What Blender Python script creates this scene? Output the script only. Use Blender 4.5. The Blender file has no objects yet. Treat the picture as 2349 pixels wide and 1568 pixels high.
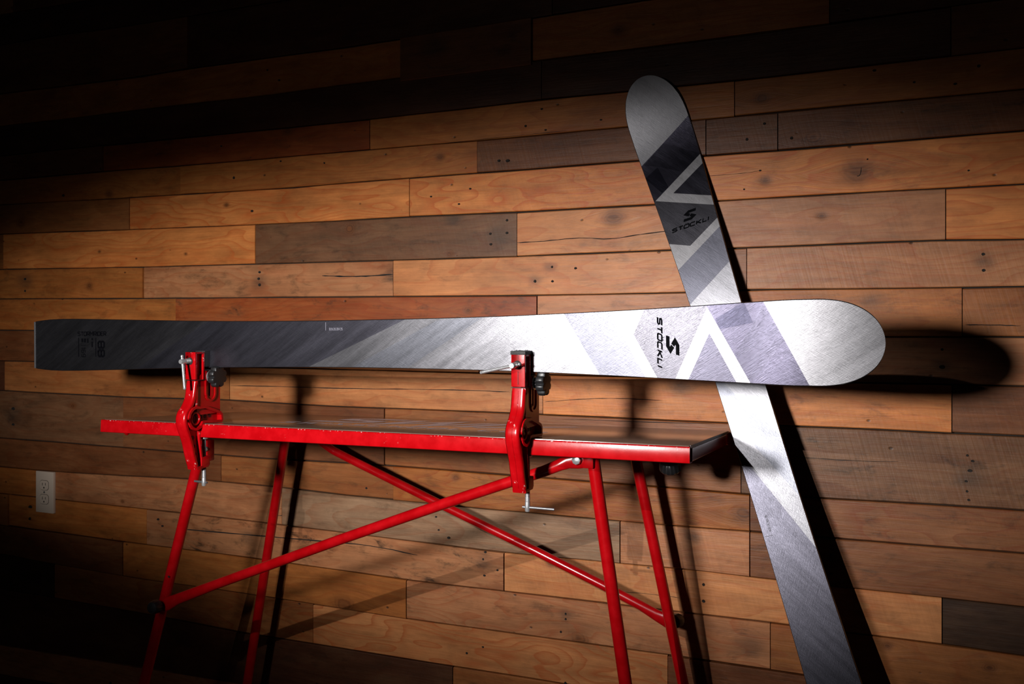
import bpy, bmesh, math, random
from mathutils import Vector, Matrix
random.seed(7)
sc = bpy.context.scene
COL = sc.collection

# ------------------------------------------------------------------ camera, world, lights, exposure
F_PX, IMG_W, CX, HORIZON = 2000.0, 2349.0, 1174.5, 735.0
YAW = math.atan(F_PX / (CX + 3669.0))
SN, CS = math.sin(YAW), math.cos(YAW)
WALL_D = 1.85                      # camera to plank wall
CAM_H = 1.10                       # camera height over the floor
cam_data = bpy.data.cameras.new('camera')
cam_data.sensor_width = 36.0
cam_data.lens = F_PX / IMG_W * 36.0
cam_data.shift_y = -(784.0 - HORIZON) / IMG_W
cam_data.clip_start = 0.02
cam_data.dof.use_dof = True
cam_data.dof.focus_distance = 1.45
cam_data.dof.aperture_fstop = 22.0
cam = bpy.data.objects.new('camera', cam_data)
cam.location = (0, -WALL_D, CAM_H)
cam.rotation_euler = (math.pi / 2, 0, YAW)
COL.objects.link(cam)
sc.camera = cam

world = bpy.data.worlds.new('room_dark')
sc.world = world
world.use_nodes = True
world.node_tree.nodes['Background'].inputs[0].default_value = (0.55, 0.62, 0.8, 1)
world.node_tree.nodes['Background'].inputs[1].default_value = 0.003

sc.view_settings.view_transform = 'Standard'
sc.view_settings.look = 'None'
sc.view_settings.exposure = 0.0
sc.view_settings.gamma = 1.0
sc.view_settings.use_curve_mapping = False


def spot(name, loc, target, watt, cone, blend, radius, scale=(1, 1, 1), color=(1, 1, 1)):
    d = bpy.data.lights.new(name, 'SPOT')
    d.energy = watt
    d.spot_size = math.radians(cone)
    d.spot_blend = blend
    d.shadow_soft_size = radius
    d.color = color
    o = bpy.data.objects.new(name, d)
    o.location = loc
    v = Vector(target) - Vector(loc)
    o.rotation_euler = v.to_track_quat('-Z', 'Y').to_euler()
    o.scale = scale
    COL.objects.link(o)
    return o


KEY = (-0.80, -WALL_D - 0.44, CAM_H + 0.14)
spot('key_lamp', KEY, (-0.82, 0, CAM_H - 0.135), 200, 32, 0.97, 0.085, (3.4, 1, 1), (1.0, 0.97, 0.95))
spot('key_lamp_spill', KEY, (-0.75, 0, CAM_H - 0.45), 4.5, 125, 1.0, 0.085, (1, 1, 1), (1.0, 0.95, 0.90))
spot('second_lamp', (-0.80, -WALL_D - 0.44, CAM_H + 0.55), (-0.66, 0, CAM_H - 0.48), 88, 31, 1.0, 0.006, (1.7, 1, 1), (1.0, 0.97, 0.95))


# ------------------------------------------------------------------ photograph pixel -> point in the room
def rdir(px, py):
    u = (px - CX) / F_PX
    return Vector((-SN + CS * u, CS + SN * u, -(py - HORIZON) / F_PX))


CAM = Vector((0, -WALL_D, CAM_H))


def at(px, py, d):
    """point seen at a pixel, lying at distance d in front of the camera measured towards the wall"""
    r = rdir(px, py)
    return CAM + r * (d / r.y)


def on_plane(px, py, p, n):
    r = rdir(px, py)
    return CAM + r * ((Vector(p) - CAM).dot(n) / r.dot(n))


# ------------------------------------------------------------------ helpers
def link(name, me, mat=None, parent=None):
    o = bpy.data.objects.new(name, me)
    COL.objects.link(o)
    if mat is not None:
        for m in (mat if isinstance(mat, (list, tuple)) else [mat]):
            me.materials.append(m)
    if parent is not None:
        o.parent = parent
    return o


def smooth(me, angle=40):
    for p in me.polygons:
        p.use_smooth = True
    try:
        me.set_sharp_from_angle(angle=math.radians(angle))
    except Exception:
        pass


def obj(name, bm, mat, parent=None, sm=40):
    bmesh.ops.recalc_face_normals(bm, faces=bm.faces)
    me = bpy.data.meshes.new(name)
    bm.to_mesh(me)
    bm.free()
    if sm:
        smooth(me, sm)
    return link(name, me, mat, parent)


def thing(name, label, cat, loc=(0, 0, 0), group=None):
    o = bpy.data.objects.new(name, None)
    o.empty_display_size = 0.05
    o.location = loc
    o['label'] = label
    o['category'] = cat
    if group:
        o['group'] = group
    COL.objects.link(o)
    return o


def add_box(bm, lo, hi, bev=0.0, mtx=None):
    b = bmesh.new()
    bmesh.ops.create_cube(b, size=1)
    for v in b.verts:
        v.co = Vector([(lo[i] + hi[i]) / 2 + v.co[i] * (hi[i] - lo[i]) for i in range(3)])
    if bev:
        bmesh.ops.bevel(b, geom=b.edges[:], offset=bev, segments=2, affect='EDGES', profile=0.6)
    merge(bm, b, mtx)


def merge(bm, b, mtx=None):
    if mtx is not None:
        bmesh.ops.transform(b, matrix=mtx, verts=b.verts)
    me = bpy.data.meshes.new('tmp')
    b.to_mesh(me)
    b.free()
    bm.from_mesh(me)
    bpy.data.meshes.remove(me)


def add_tube(bm, pts, rad, seg=20, cap=True):
    """pts: list of Vectors, rad: radius or list (may be (ra, rb) for an oval with rb along local up)"""
    pts = [Vector(p) for p in pts]
    n = len(pts)
    rings = []
    up = None
    for i, p in enumerate(pts):
        t = (pts[min(i + 1, n - 1)] - pts[max(i - 1, 0)]).normalized()
        if up is None:
            up = Vector((0, 1, 0)) if abs(t.y) < 0.9 else Vector((0, 0, 1))
        a = t.cross(up).normalized()
        b = a.cross(t).normalized()
        up = b
        r = rad[i] if isinstance(rad, list) else rad
        ra, rb = r if isinstance(r, tuple) else (r, r)
        rings.append([bm.verts.new(p + a * math.cos(2 * math.pi * k / seg) * ra + b * math.sin(2 * math.pi * k / seg) * rb) for k in range(seg)])
    for i in range(n - 1):
        for k in range(seg):
            bm.faces.new((rings[i][k], rings[i][(k + 1) % seg], rings[i + 1][(k + 1) % seg], rings[i + 1][k]))
    if cap:
        bm.faces.new(rings[0][::-1])
        bm.faces.new(rings[-1])


def add_lathe(bm, prof, origin, axis, seg=24, lobes=0, depth=0.0):
    """prof: (radius, height) pairs along axis"""
    axis = Vector(axis).normalized()
    a = axis.orthogonal().normalized()
    b = axis.cross(a)
    origin = Vector(origin)
    rings = []
    for r, h, *l in prof:
        ring = []
        for k in range(seg):
            th = 2 * math.pi * k / seg
            rr = r
            if lobes and l and l[0]:
                rr = r - depth * (0.5 + 0.5 * math.cos(lobes * th)) ** 3
            ring.append(bm.verts.new(origin + axis * h + (a * math.cos(th) + b * math.sin(th)) * max(rr, 1e-5)))
        rings.append(ring)
    for i in range(len(rings) - 1):
        for k in range(seg):
            bm.faces.new((rings[i][k], rings[i][(k + 1) % seg], rings[i + 1][(k + 1) % seg], rings[i + 1][k]))
    bm.faces.new(rings[0][::-1])
    bm.faces.new(rings[-1])


def add_prism(bm, yz, x0, x1, bev=0.0, seg=2, mtx=None):
    """polygon in (y, z) extruded along x"""
    b = bmesh.new()
    A = [b.verts.new((x0, y, z)) for y, z in yz]
    B = [b.verts.new((x1, y, z)) for y, z in yz]
    n = len(yz)
    f0 = b.faces.new(A)
    f1 = b.faces.new(B[::-1])
    for i in range(n):
        b.faces.new((A[i], B[i], B[(i + 1) % n], A[(i + 1) % n]))
    bmesh.ops.recalc_face_normals(b, faces=b.faces)
    if bev:
        es = list(set(list(f0.edges) + list(f1.edges)))
        bmesh.ops.bevel(b, geom=es, offset=bev, segments=seg, affect='EDGES', profile=0.6)
    merge(bm, b, mtx)


def smooth_line(pts, sub=4, closed=False):
    """Catmull-Rom through points"""
    out = []
    n = len(pts)
    rng = n if closed else n - 1
    for i in range(rng):
        p0 = Vector(pts[(i - 1) % n] if closed else pts[max(i - 1, 0)])
        p1 = Vector(pts[i])
        p2 = Vector(pts[(i + 1) % n])
        p3 = Vector(pts[(i + 2) % n] if closed else pts[min(i + 2, n - 1)])
        for k in range(sub):
            t = k / sub
            out.append(0.5 * ((2 * p1) + (-p0 + p2) * t + (2 * p0 - 5 * p1 + 4 * p2 - p3) * t * t + (-p0 + 3 * p1 - 3 * p2 + p3) * t ** 3))
    if not closed:
        out.append(Vector(pts[-1]))
    return out


def band(path, w):
    """closed polygon round an open 2D path with half width w (number or list)"""
    path = [Vector(p) for p in path]
    L, R = [], []
    n = len(path)
    for i, p in enumerate(path):
        ww = w[i] if isinstance(w, list) else w
        d0 = (path[i] - path[i - 1]).normalized() if i > 0 else None
        d1 = (path[i + 1] - path[i]).normalized() if i < n - 1 else None
        if d0 is None:
            nn = Vector((-d1.y, d1.x)); k = 1
        elif d1 is None:
            nn = Vector((-d0.y, d0.x)); k = 1
        else:
            m = (d0 + d1)
            m = m.normalized() if m.length > 1e-6 else d1
            nn = Vector((-m.y, m.x))
            k = 1 / max(0.35, nn.dot(Vector((-d0.y, d0.x))))
        L.append(p + nn * ww * k)
        R.append(p - nn * ww * k)
    return L, R


# ------------------------------------------------------------------ materials
def new_mat(name):
    m = bpy.data.materials.new(name)
    m.use_nodes = True
    nt = m.node_tree
    return m, nt, nt.nodes['Principled BSDF']


class N:
    def __init__(s, nt):
        s.nt = nt

    def node(s, t, **k):
        n = s.nt.nodes.new(t)
        for a, b in k.items():
            setattr(n, a, b)
        return n

    def put(s, sock, v):
        if v is None:
            return
        if hasattr(v, 'is_linked') or hasattr(v, 'links'):
            s.nt.links.new(v, sock)
        else:
            sock.default_value = v

    def math(s, op, a, b=None, c=None, clamp=False):
        n = s.node('ShaderNodeMath', operation=op)
        n.use_clamp = clamp
        s.put(n.inputs[0], a); s.put(n.inputs[1], b)
        if c is not None:
            s.put(n.inputs[2], c)
        return n.outputs[0]

    def comb(s, x, y, z):
        n = s.node('ShaderNodeCombineXYZ')
        s.put(n.inputs[0], x); s.put(n.inputs[1], y); s.put(n.inputs[2], z)
        return n.outputs[0]

    def noise(s, vec, scale=1.0, detail=2.0, rough=0.5, w=None, dist=0.0):
        n = s.node('ShaderNodeTexNoise')
        n.noise_dimensions = '4D' if w is not None else '3D'
        s.put(n.inputs['Vector'], vec)
        if w is not None:
            s.put(n.inputs['W'], w)
        n.inputs['Scale'].default_value = scale
        n.inputs['Detail'].default_value = detail
        n.inputs['Roughness'].default_value = rough
        n.inputs['Distortion'].default_value = dist
        return n.outputs[0]

    def mixc(s, f, a, b, mode='MIX'):
        n = s.node('ShaderNodeMix', data_type='RGBA', blend_type=mode)
        n.clamp_factor = True
        s.put(n.inputs[0], f); s.put(n.inputs[6], a); s.put(n.inputs[7], b)
        return n.outputs[2]

    def ramp(s, f, lo, hi):
        n = s.node('ShaderNodeMapRange')
        n.interpolation_type = 'SMOOTHSTEP'
        s.put(n.inputs[0], f)
        n.inputs[1].default_value = lo; n.inputs[2].default_value = hi
        return n.outputs[0]

    def bump(s, h, strength, dist, normal=None):
        n = s.node('ShaderNodeBump')
        n.inputs['Strength'].default_value = strength
        n.inputs['Distance'].default_value = dist
        s.put(n.inputs['Height'], h)
        if normal is not None:
            s.put(n.inputs['Normal'], normal)
        return n.outputs[0]


def simple(name, col, rough, metal=0.0, coat=0.0, noise=0.0, nscale=40, spec=0.5):
    m, nt, b = new_mat(name)
    b.inputs['Base Color'].default_value = (*col, 1)
    b.inputs['Roughness'].default_value = rough
    b.inputs['Metallic'].default_value = metal
    b.inputs['Coat Weight'].default_value = coat
    b.inputs['Specular IOR Level'].default_value = spec
    n = N(nt)
    tc = n.node('ShaderNodeTexCoord').outputs['Object']
    h = n.noise(tc, nscale, 3)
    if noise:
        nt.links.new(n.bump(h, noise, 0.002), b.inputs['Normal'])
    r = n.math('MULTIPLY_ADD', h, 0.12, rough - 0.06)
    nt.links.new(r, b.inputs['Roughness'])
    return m


def wood_material():
    m, nt, b = new_mat('reclaimed_wood')
    n = N(nt)
    tc = n.node('ShaderNodeTexCoord').outputs['Object']
    sep = n.node('ShaderNodeSeparateXYZ')
    nt.links.new(tc, sep.inputs[0])
    x, z = sep.outputs[0], sep.outputs[2]
    info = n.node('ShaderNodeObjectInfo')
    rnd, base = info.outputs['Random'], info.outputs['Color']

    def attr(name, out):
        a = n.node('ShaderNodeAttribute', attribute_type='OBJECT')
        a.attribute_name = name
        return a.outputs[out]
    wear, ring, saw = attr('wear', 'Fac'), attr('ring', 'Fac'), attr('saw', 'Fac')
    w = n.math('MULTIPLY', rnd, 60.0)

    # knots: grain flows round them
    bulge, kmask, kring = None, None, None
    for nm in ('knot_a', 'knot_b', 'stain_a', 'stain_b'):
        s3 = n.node('ShaderNodeSeparateXYZ')
        nt.links.new(attr(nm, 'Vector'), s3.inputs[0])
        kx, kz, kr = s3.outputs
        dx = n.math('DIVIDE', n.math('SUBTRACT', x, kx), n.math('MAXIMUM', kr, 0.0005))
        dz = n.math('DIVIDE', n.math('SUBTRACT', z, kz), n.math('MAXIMUM', kr, 0.0005))
        wob = n.math('MULTIPLY_ADD', n.noise(n.comb(n.math('MULTIPLY', x, 60), n.math('MULTIPLY', z, 60), 0.0), 1, 2, w=w), 1.0, 0.5)
        r2 = n.math('MULTIPLY', n.math('ADD', n.math('MULTIPLY', n.math('MULTIPLY', dx, dx), 0.55), n.math('MULTIPLY', dz, dz)), wob)
        wide = n.math('ADD', n.math('MULTIPLY', n.math('MULTIPLY', dx, dx), 0.06), n.math('MULTIPLY', n.math('MULTIPLY', dz, dz), 0.18))
        g = n.math('MULTIPLY', n.math('EXPONENT', n.math('MULTIPLY', wide, -1.0)), n.math('MULTIPLY', n.math('MULTIPLY', kr, 1.5), n.math('SIGN', dz)))
        km = n.math('EXPONENT', n.math('MULTIPLY', n.math('POWER', r2, 1.3), -1.1))
        km = n.math('MULTIPLY', km, n.math('GREATER_THAN', kr, 0.001))
        if nm.startswith('stain'):
            smask = km if nm == 'stain_a' else n.math('MAXIMUM', smask, km)
            continue
        bulge = g if bulge is None else n.math('ADD', bulge, g)
        kmask = km if kmask is None else n.math('MAXIMUM', kmask, km)
    zz = n.math('SUBTRACT', z, bulge)
    low = n.noise(n.comb(n.math('MULTIPLY', x, 2.2), n.math('MULTIPLY', zz, 9.0), 0.0), 1, 2, w=w)
    # cathedral rings
    rr = n.math('ADD', n.math('MULTIPLY', zz, 26.0), n.math('MULTIPLY', low, n.math('MULTIPLY_ADD', ring, 16.0, 5.0)))
    rr = n.math('ADD', rr, n.math('MULTIPLY', n.noise(n.comb(n.math('MULTIPLY', x, 9), n.math('MULTIPLY', zz, 40), 0.0), 1, 3, w=w), 0.7))
    fr = n.math('FRACT', rr)
    line = n.math('POWER', fr, 3.5)
    line = n.math('MULTIPLY', line, n.math('SUBTRACT', 1.0, n.ramp(fr, 0.93, 1.0)))
    line = n.math('MULTIPLY', line, n.math('MULTIPLY_ADD', ring, 0.85, 0.15))
    fine = n.noise(n.comb(n.math('MULTIPLY', x, 9), n.math('MULTIPLY', zz, 330), 0.0), 1, 4, 0.65, w=w)
    mid = n.noise(n.comb(n.math('MULTIPLY', x, 5), n.math('MULTIPLY', zz, 60), 3.0), 1, 4, 0.6, w=w)
    blot = n.noise(n.comb(n.math('MULTIPLY', x, 5.5), n.math('MULTIPLY', z, 17), 7.0), 1, 4, 0.6, w=w)
    blot2 = n.noise(n.comb(n.math('MULTIPLY', x, 13), n.math('MULTIPLY', z, 34), 11.0), 1, 6, 0.7, w=w, dist=0.6)
    sawm = n.noise(n.comb(n.math('ADD', n.math('MULTIPLY', x, 170), n.math('MULTIPLY', z, 45)), n.math('MULTIPLY', z, 6), 0.0), 1, 2, w=w)

    val = n.math('MULTIPLY_ADD', fine, 0.45, 0.775)
    val = n.math('MULTIPLY', val, n.math('MULTIPLY_ADD', mid, 0.8, 0.60))
    val = n.math('MULTIPLY', val, n.math('MULTIPLY_ADD', blot, 1.1, 0.45))
    sw = n.math('MULTIPLY', n.math('MULTIPLY_ADD', sawm, 0.9, -0.45), saw)
    val = n.math('ADD', val, n.math('MULTIPLY', sw, 0.6))
    vn = n.comb(val, val, val)
    c = n.mixc(1.0, base, vn, 'MULTIPLY')
    mott = n.noise(n.comb(n.math('MULTIPLY', x, 10), n.math('MULTIPLY', z, 26), 31.0), 1, 6, 0.72, w=w)
    mt = n.math('MULTIPLY_ADD', mott, 1.0, 0.5)
    c = n.mixc(1.0, c, n.comb(mt, mt, mt), 'MULTIPLY')
    c = n.mixc(n.math('MULTIPLY', n.ramp(n.noise(n.comb(n.math('MULTIPLY', x, 3), n.math('MULTIPLY', z, 8), 41.0), 1, 3, 0.6, w=w), 0.42, 0.62), 0.5), c, n.mixc(1.0, c, (0.82, 0.72, 0.66, 1), 'MULTIPLY'))
    dark = n.mixc(1.0, base, (0.80, 0.42, 0.26, 1), 'MULTIPLY')
    c = n.mixc(n.math('MULTIPLY', line, 0.85), c, dark)
    # sun bleached / dirty patches by wear
    st = n.math('MULTIPLY', n.ramp(blot2, 0.50, 0.72), n.math('MULTIPLY_ADD', wear, 0.9, 0.05))
    c = n.mixc(st, c, (0.030, 0.019, 0.013, 1))
    gy = n.math('MULTIPLY', n.ramp(blot, 0.45, 0.7), n.math('MULTIPLY', wear, 0.40))
    c = n.mixc(gy, c, (0.14, 0.085, 0.052, 1))
    # specks
    vor = n.node('ShaderNodeTexVoronoi')
    vor.feature = 'F1'
    nt.links.new(n.comb(n.math('MULTIPLY_ADD', x, 18, w), n.math('MULTIPLY', z, 26), 0.0), vor.inputs['Vector'])
    vor.inputs['Scale'].default_value = 1.0
    spk = n.math('SUBTRACT', 1.0, n.ramp(vor.outputs['Distance'], 0.03, 0.10))
    spk = n.math('MULTIPLY', spk, n.math('GREATER_THAN', n.noise(n.comb(n.math('MULTIPLY', x, 6), n.math('MULTIPLY', z, 9), 5.0), 1, 1, w=w), 0.52))
    c = n.mixc(n.math('MULTIPLY', spk, 0.8), c, (0.02, 0.012, 0.008, 1))
    krings = n.math('SINE', n.math('MULTIPLY', n.math('ADD', rr, n.math('MULTIPLY', kmask, 2.5)), 9.0))
    kcol = n.mixc(n.math('MULTIPLY_ADD', krings, 0.3, 0.5), (0.05, 0.016, 0.007, 1), (0.20, 0.075, 0.028, 1))
    c = n.mixc(n.math('MULTIPLY', kmask, 0.85), c, kcol)
    smask = n.math('MULTIPLY', smask, n.math('MULTIPLY_ADD', blot2, 1.1, 0.1))
    c = n.mixc(n.math('MULTIPLY', smask, 0.8), c, (0.040, 0.032, 0.030, 1))
    # water marks: paler and darker islands with a crisp rim
    wm = n.noise(n.comb(n.math('MULTIPLY', x, 4.5), n.math('MULTIPLY', z, 11), 21.0), 1, 5, 0.62, w=w)
    wmr = n.math('MULTIPLY', n.ramp(wm, 0.56, 0.60), n.math('MULTIPLY_ADD', wear, 0.35, 0.12))
    c = n.mixc(wmr, c, n.mixc(1.0, c, (0.55, 0.42, 0.34, 1), 'MULTIPLY'))
    c = n.mixc(1.0, c, (1.03, 0.88, 0.65, 1), 'MULTIPLY')
    nt.links.new(c, b.inputs['Base Color'])
    b.inputs['Roughness'].default_value = 0.5
    nt.links.new(n.math('MULTIPLY_ADD', fine, 0.25, 0.36), b.inputs['Roughness'])
    b.inputs['Specular IOR Level'].default_value = 0.4
    h = n.math('ADD', n.math('MULTIPLY', fine, 0.6), n.math('MULTIPLY', mid, 1.0))
    h = n.math('ADD', h, n.math('MULTIPLY', sw, 1.2))
    h = n.math('ADD', h, n.math('MULTIPLY', blot2, 0.5))
    h = n.math('SUBTRACT', h, n.math('ADD', n.math('MULTIPLY', spk, 0.8), n.math('MULTIPLY', kmask, 0.4)))
    nt.links.new(n.bump(h, 0.7, 0.0012), b.inputs['Normal'])
    return m


def red_paint(name, chips=0.0, rough=0.0):
    m, nt, b = new_mat(name)
    n = N(nt)
    tc = n.node('ShaderNodeTexCoord').outputs['Object']
    a = n.noise(tc, 30, 4, 0.6)
    f = n.noise(tc, 420, 2)
    c = n.mixc(n.ramp(a, 0.35, 0.7), (0.35, 0.0012, 0.003, 1), (0.44, 0.003, 0.006, 1))
    if chips:
        if chips > 1.5:
            sz = n.node('ShaderNodeSeparateXYZ')
            nt.links.new(tc, sz.inputs[0])
            edge = n.math('SUBTRACT', 1.0, n.ramp(n.math('ABSOLUTE', n.math('ADD', sz.outputs[2], 0.0010)), 0.0005, 0.0014))
            edge = n.math('MAXIMUM', edge, n.math('MULTIPLY', n.ramp(n.noise(tc, 35, 2), 0.6, 0.75), 0.22))
        else:
            edge = n.ramp(n.noise(tc, 60, 2), 0.60, 0.66)
        ch = n.ramp(n.noise(tc, 210, 4, 0.65), 0.60 if chips > 1.5 else 0.56, 0.66)
        ch = n.math('MULTIPLY', ch, edge)
        c = n.mixc(ch, c, (0.62, 0.45, 0.42, 1))
    nt.links.new(c, b.inputs['Base Color'])
    nt.links.new(n.math('MULTIPLY_ADD', a, 0.10, 0.17 + rough), b.inputs['Roughness'])
    b.inputs['Specular IOR Level'].default_value = 0.16 if chips > 1.5 else 0.38
    b.inputs['Coat Weight'].default_value = 0.0 if chips > 1.5 else 0.12
    b.inputs['Coat Roughness'].default_value = 0.12
    nt.links.new(n.bump(n.math('ADD', n.math('MULTIPLY', f, 0.15), a), 0.2, 0.0006), b.inputs['Normal'])
    return m


def topsheet(name, col, metal=0.85, rough=0.42):
    """brushed metallic top sheet; streaks run slantwise over the ski"""
    m, nt, b = new_mat(name)
    n = N(nt)
    uv = n.node('ShaderNodeUVMap'); uv.uv_map = 'sheet'
    sep = n.node('ShaderNodeSeparateXYZ')
    nt.links.new(uv.outputs[0], sep.inputs[0])
    s, t = sep.outputs[0], sep.outputs[1]

    def dirn(ang, along, across, det=3):
        ca, sa = math.cos(ang), math.sin(ang)
        p = n.math('ADD', n.math('MULTIPLY', s, ca * along), n.math('MULTIPLY', t, sa * along))
        q = n.math('ADD', n.math('MULTIPLY', s, -sa * across), n.math('MULTIPLY', t, ca * across))
        return n.noise(n.comb(p, q, 0.0), 1.0, det, 0.6)
    a1 = dirn(math.radians(-33), 60, 1100)
    a2 = dirn(math.radians(30), 45, 900)
    a3 = dirn(math.radians(-36), 26, 330)
    broad = dirn(math.radians(-33), 5, 55, 4)
    broad2 = dirn(math.radians(-33), 2.0, 16, 2)
    v = n.math('MULTIPLY_ADD', broad, 0.7, 0.65)
    v = n.math('MULTIPLY', v, n.math('MULTIPLY_ADD', broad2, 0.5, 0.75))
    v = n.math('MULTIPLY', v, n.math('MULTIPLY_ADD', a1, 0.9, 0.55))
    v = n.math('MULTIPLY', v, n.math('MULTIPLY_ADD', a2, 0.5, 0.75))
    c = n.mixc(1.0, (*[q * 0.95 for q in col], 1), n.comb(v, v, v), 'MULTIPLY')
    nt.links.new(c, b.inputs['Base Color'])
    b.inputs['Metallic'].default_value = metal
    nt.links.new(n.math('MULTIPLY_ADD', broad, 0.14, rough - 0.07), b.inputs['Roughness'])
    h = n.math('ADD', n.math('MULTIPLY', a1, 1.0), n.math('MULTIPLY', a2, 0.5))
    h = n.math('ADD', h, n.math('MULTIPLY', a3, 0.45))
    nt.links.new(n.bump(h, 0.5, 0.0004), b.inputs['Normal'])
    return m


def bench_top_material():
    m, nt, b = new_mat('dark_laminate')
    n = N(nt)
    tc = n.node('ShaderNodeTexCoord').outputs['Object']
    a = n.noise(tc, 14, 4)
    f = n.noise(tc, 300, 3)
    c = n.mixc(n.ramp(a, 0.3, 0.7), (0.11, 0.075, 0.058, 1), (0.15, 0.105, 0.082, 1))
    nt.links.new(c, b.inputs['Base Color'])
    nt.links.new(n.math('MULTIPLY_ADD', f, 0.10, 0.14), b.inputs['Roughness'])
    b.inputs['Specular IOR Level'].default_value = 0.6
    b.inputs['Coat Weight'].default_value = 0.4
    b.inputs['Coat Roughness'].default_value = 0.18
    return m


M = {
    'wood': wood_material(),
    'red': red_paint('red_powder_coat'),
    'red_chip': red_paint('chipped_red_powder_coat', 1.0),
    'red_rail': red_paint('edge_worn_red_powder_coat', 2.0, 0.0),
    'steel': simple('zinc_steel', (0.60, 0.60, 0.61), 0.28, 0.72, noise=0.1, nscale=200),
    'dull_steel': simple('dull_steel', (0.25, 0.25, 0.26), 0.4, 0.75, noise=0.1, nscale=200),
    'black': simple('black_plastic', (0.012, 0.012, 0.013), 0.38, noise=0.2, nscale=120),
    'rubber': simple('black_rubber', (0.014, 0.013, 0.013), 0.65, noise=0.4, nscale=300),
    'sidewall': simple('black_sidewall', (0.012, 0.011, 0.012), 0.35, nscale=80),
    'edge': simple('steel_edge', (0.45, 0.40, 0.34), 0.3, 1.0, nscale=200),
    'hole': simple('dark_hole', (0.012, 0.008, 0.006), 0.85, nscale=60),
    'wallboard': simple('dark_wall_board', (0.02, 0.014, 0.01), 0.9, nscale=20),
    'outlet': simple('white_outlet_plastic', (0.62, 0.50, 0.40), 0.35, noise=0.05, nscale=60),
    'outlet_hole': simple('outlet_hole', (0.03, 0.02, 0.02), 0.7, nscale=60),
    'bench_top': bench_top_material(),
    'white_print': simple('pale_print', (0.50, 0.46, 0.52), 0.4, nscale=200),
    'ink': simple('black_ink', (0.002, 0.002, 0.003), 0.7, nscale=200, spec=0.04),
    'pale_ink': simple('pale_ink', (0.17, 0.165, 0.20), 0.5, nscale=200, spec=0.2),
    'floor': simple('grey_concrete', (0.10, 0.095, 0.09), 0.7, noise=0.5, nscale=18),
    'void': simple('tube_inside', (0.05, 0.002, 0.002), 0.6, nscale=60),
}

# ------------------------------------------------------------------ the plank wall
SEAMS = [
    [(0, 34), (240, -4)],
    [(0, 104), (129, 82), (290, 61), (433, 37), (627, 5)],
    [(0, 215), (198, 191), (324, 175), (433, 157), (800, 107), (991, 78), (1267, 34), (1450, 5)],
    [(0, 290), (160, 272), (399, 242), (579, 223), (800, 193), (1223, 140), (1580, 97), (1903, 54), (2179, 14)],
    [(0, 358), (238, 334), (433, 315), (800, 279), (1086, 247), (1243, 228), (1434, 211), (1685, 186), (2179, 129), (2349, 109)],
    [(0, 414), (238, 393), (511, 373), (800, 347), (1097, 322), (1441, 291), (1685, 267), (1907, 245), (2349, 204)],
    [(0, 470), (298, 453), (668, 431), (800, 419), (1097, 397), (1461, 370), (1784, 346), (2349, 300)],
    [(0, 537), (295, 527), (586, 515), (800, 505), (940, 497), (1185, 487), (1499, 470), (1644, 461), (2043, 438), (2165, 432), (2349, 422)],
    [(0, 617.5), (329, 612), (586, 605), (800, 600), (1185, 588), (1533, 574), (1668, 570), (2169, 550), (2349, 550)],
    [(0, 685.6), (329, 684), (800, 680.5), (1233, 677), (1570, 672), (1712, 665), (2206, 660), (2349, 657)],
    [(0, 757), (2036, 772), (2349, 772)],
    [(0, 827), (1971, 878), (2349, 885)],
    [(0, 895), (283, 910), (528, 917), (780, 932), (1158, 946), (1787, 975), (2349, 1000)],
    [(0, 1004), (283, 1026), (580, 1049), (883, 1067), (1461, 1112), (1716, 1133), (2060, 1152), (2349, 1170)],
    [(0, 1070), (129, 1082), (436, 1099), (633, 1116), (780, 1134), (1076, 1163), (1420, 1194), (1740, 1220), (2162, 1255), (2349, 1269)],
    [(0, 1131), (402, 1174), (647, 1203), (1156, 1266), (1580, 1306), (1774, 1329), (2162, 1371), (2349, 1392)],
    [(0, 1203), (283, 1242), (579, 1279), (933, 1329), (1393, 1383), (1801, 1432), (2162, 1477), (2349, 1504)],
    [(0, 1269), (126, 1293), (340, 1330), (579, 1363), (933, 1419), (1291, 1468), (1529, 1501), (1838, 1547)],
    [(0, 1349), (126, 1371), (361, 1412), (545, 1448), (800, 1489), (1039, 1528), (1290, 1568)],
    [(0, 1479), (126, 1499), (511, 1560)],
]
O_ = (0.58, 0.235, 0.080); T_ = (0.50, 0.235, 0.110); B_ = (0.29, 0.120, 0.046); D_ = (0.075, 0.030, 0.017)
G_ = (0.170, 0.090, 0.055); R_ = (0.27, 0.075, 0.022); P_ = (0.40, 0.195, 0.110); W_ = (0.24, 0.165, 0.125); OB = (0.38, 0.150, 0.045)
LR = (0.20, 0.085, 0.040); K_ = (0.035, 0.018, 0.012); DB = (0.165, 0.066, 0.030)
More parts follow.
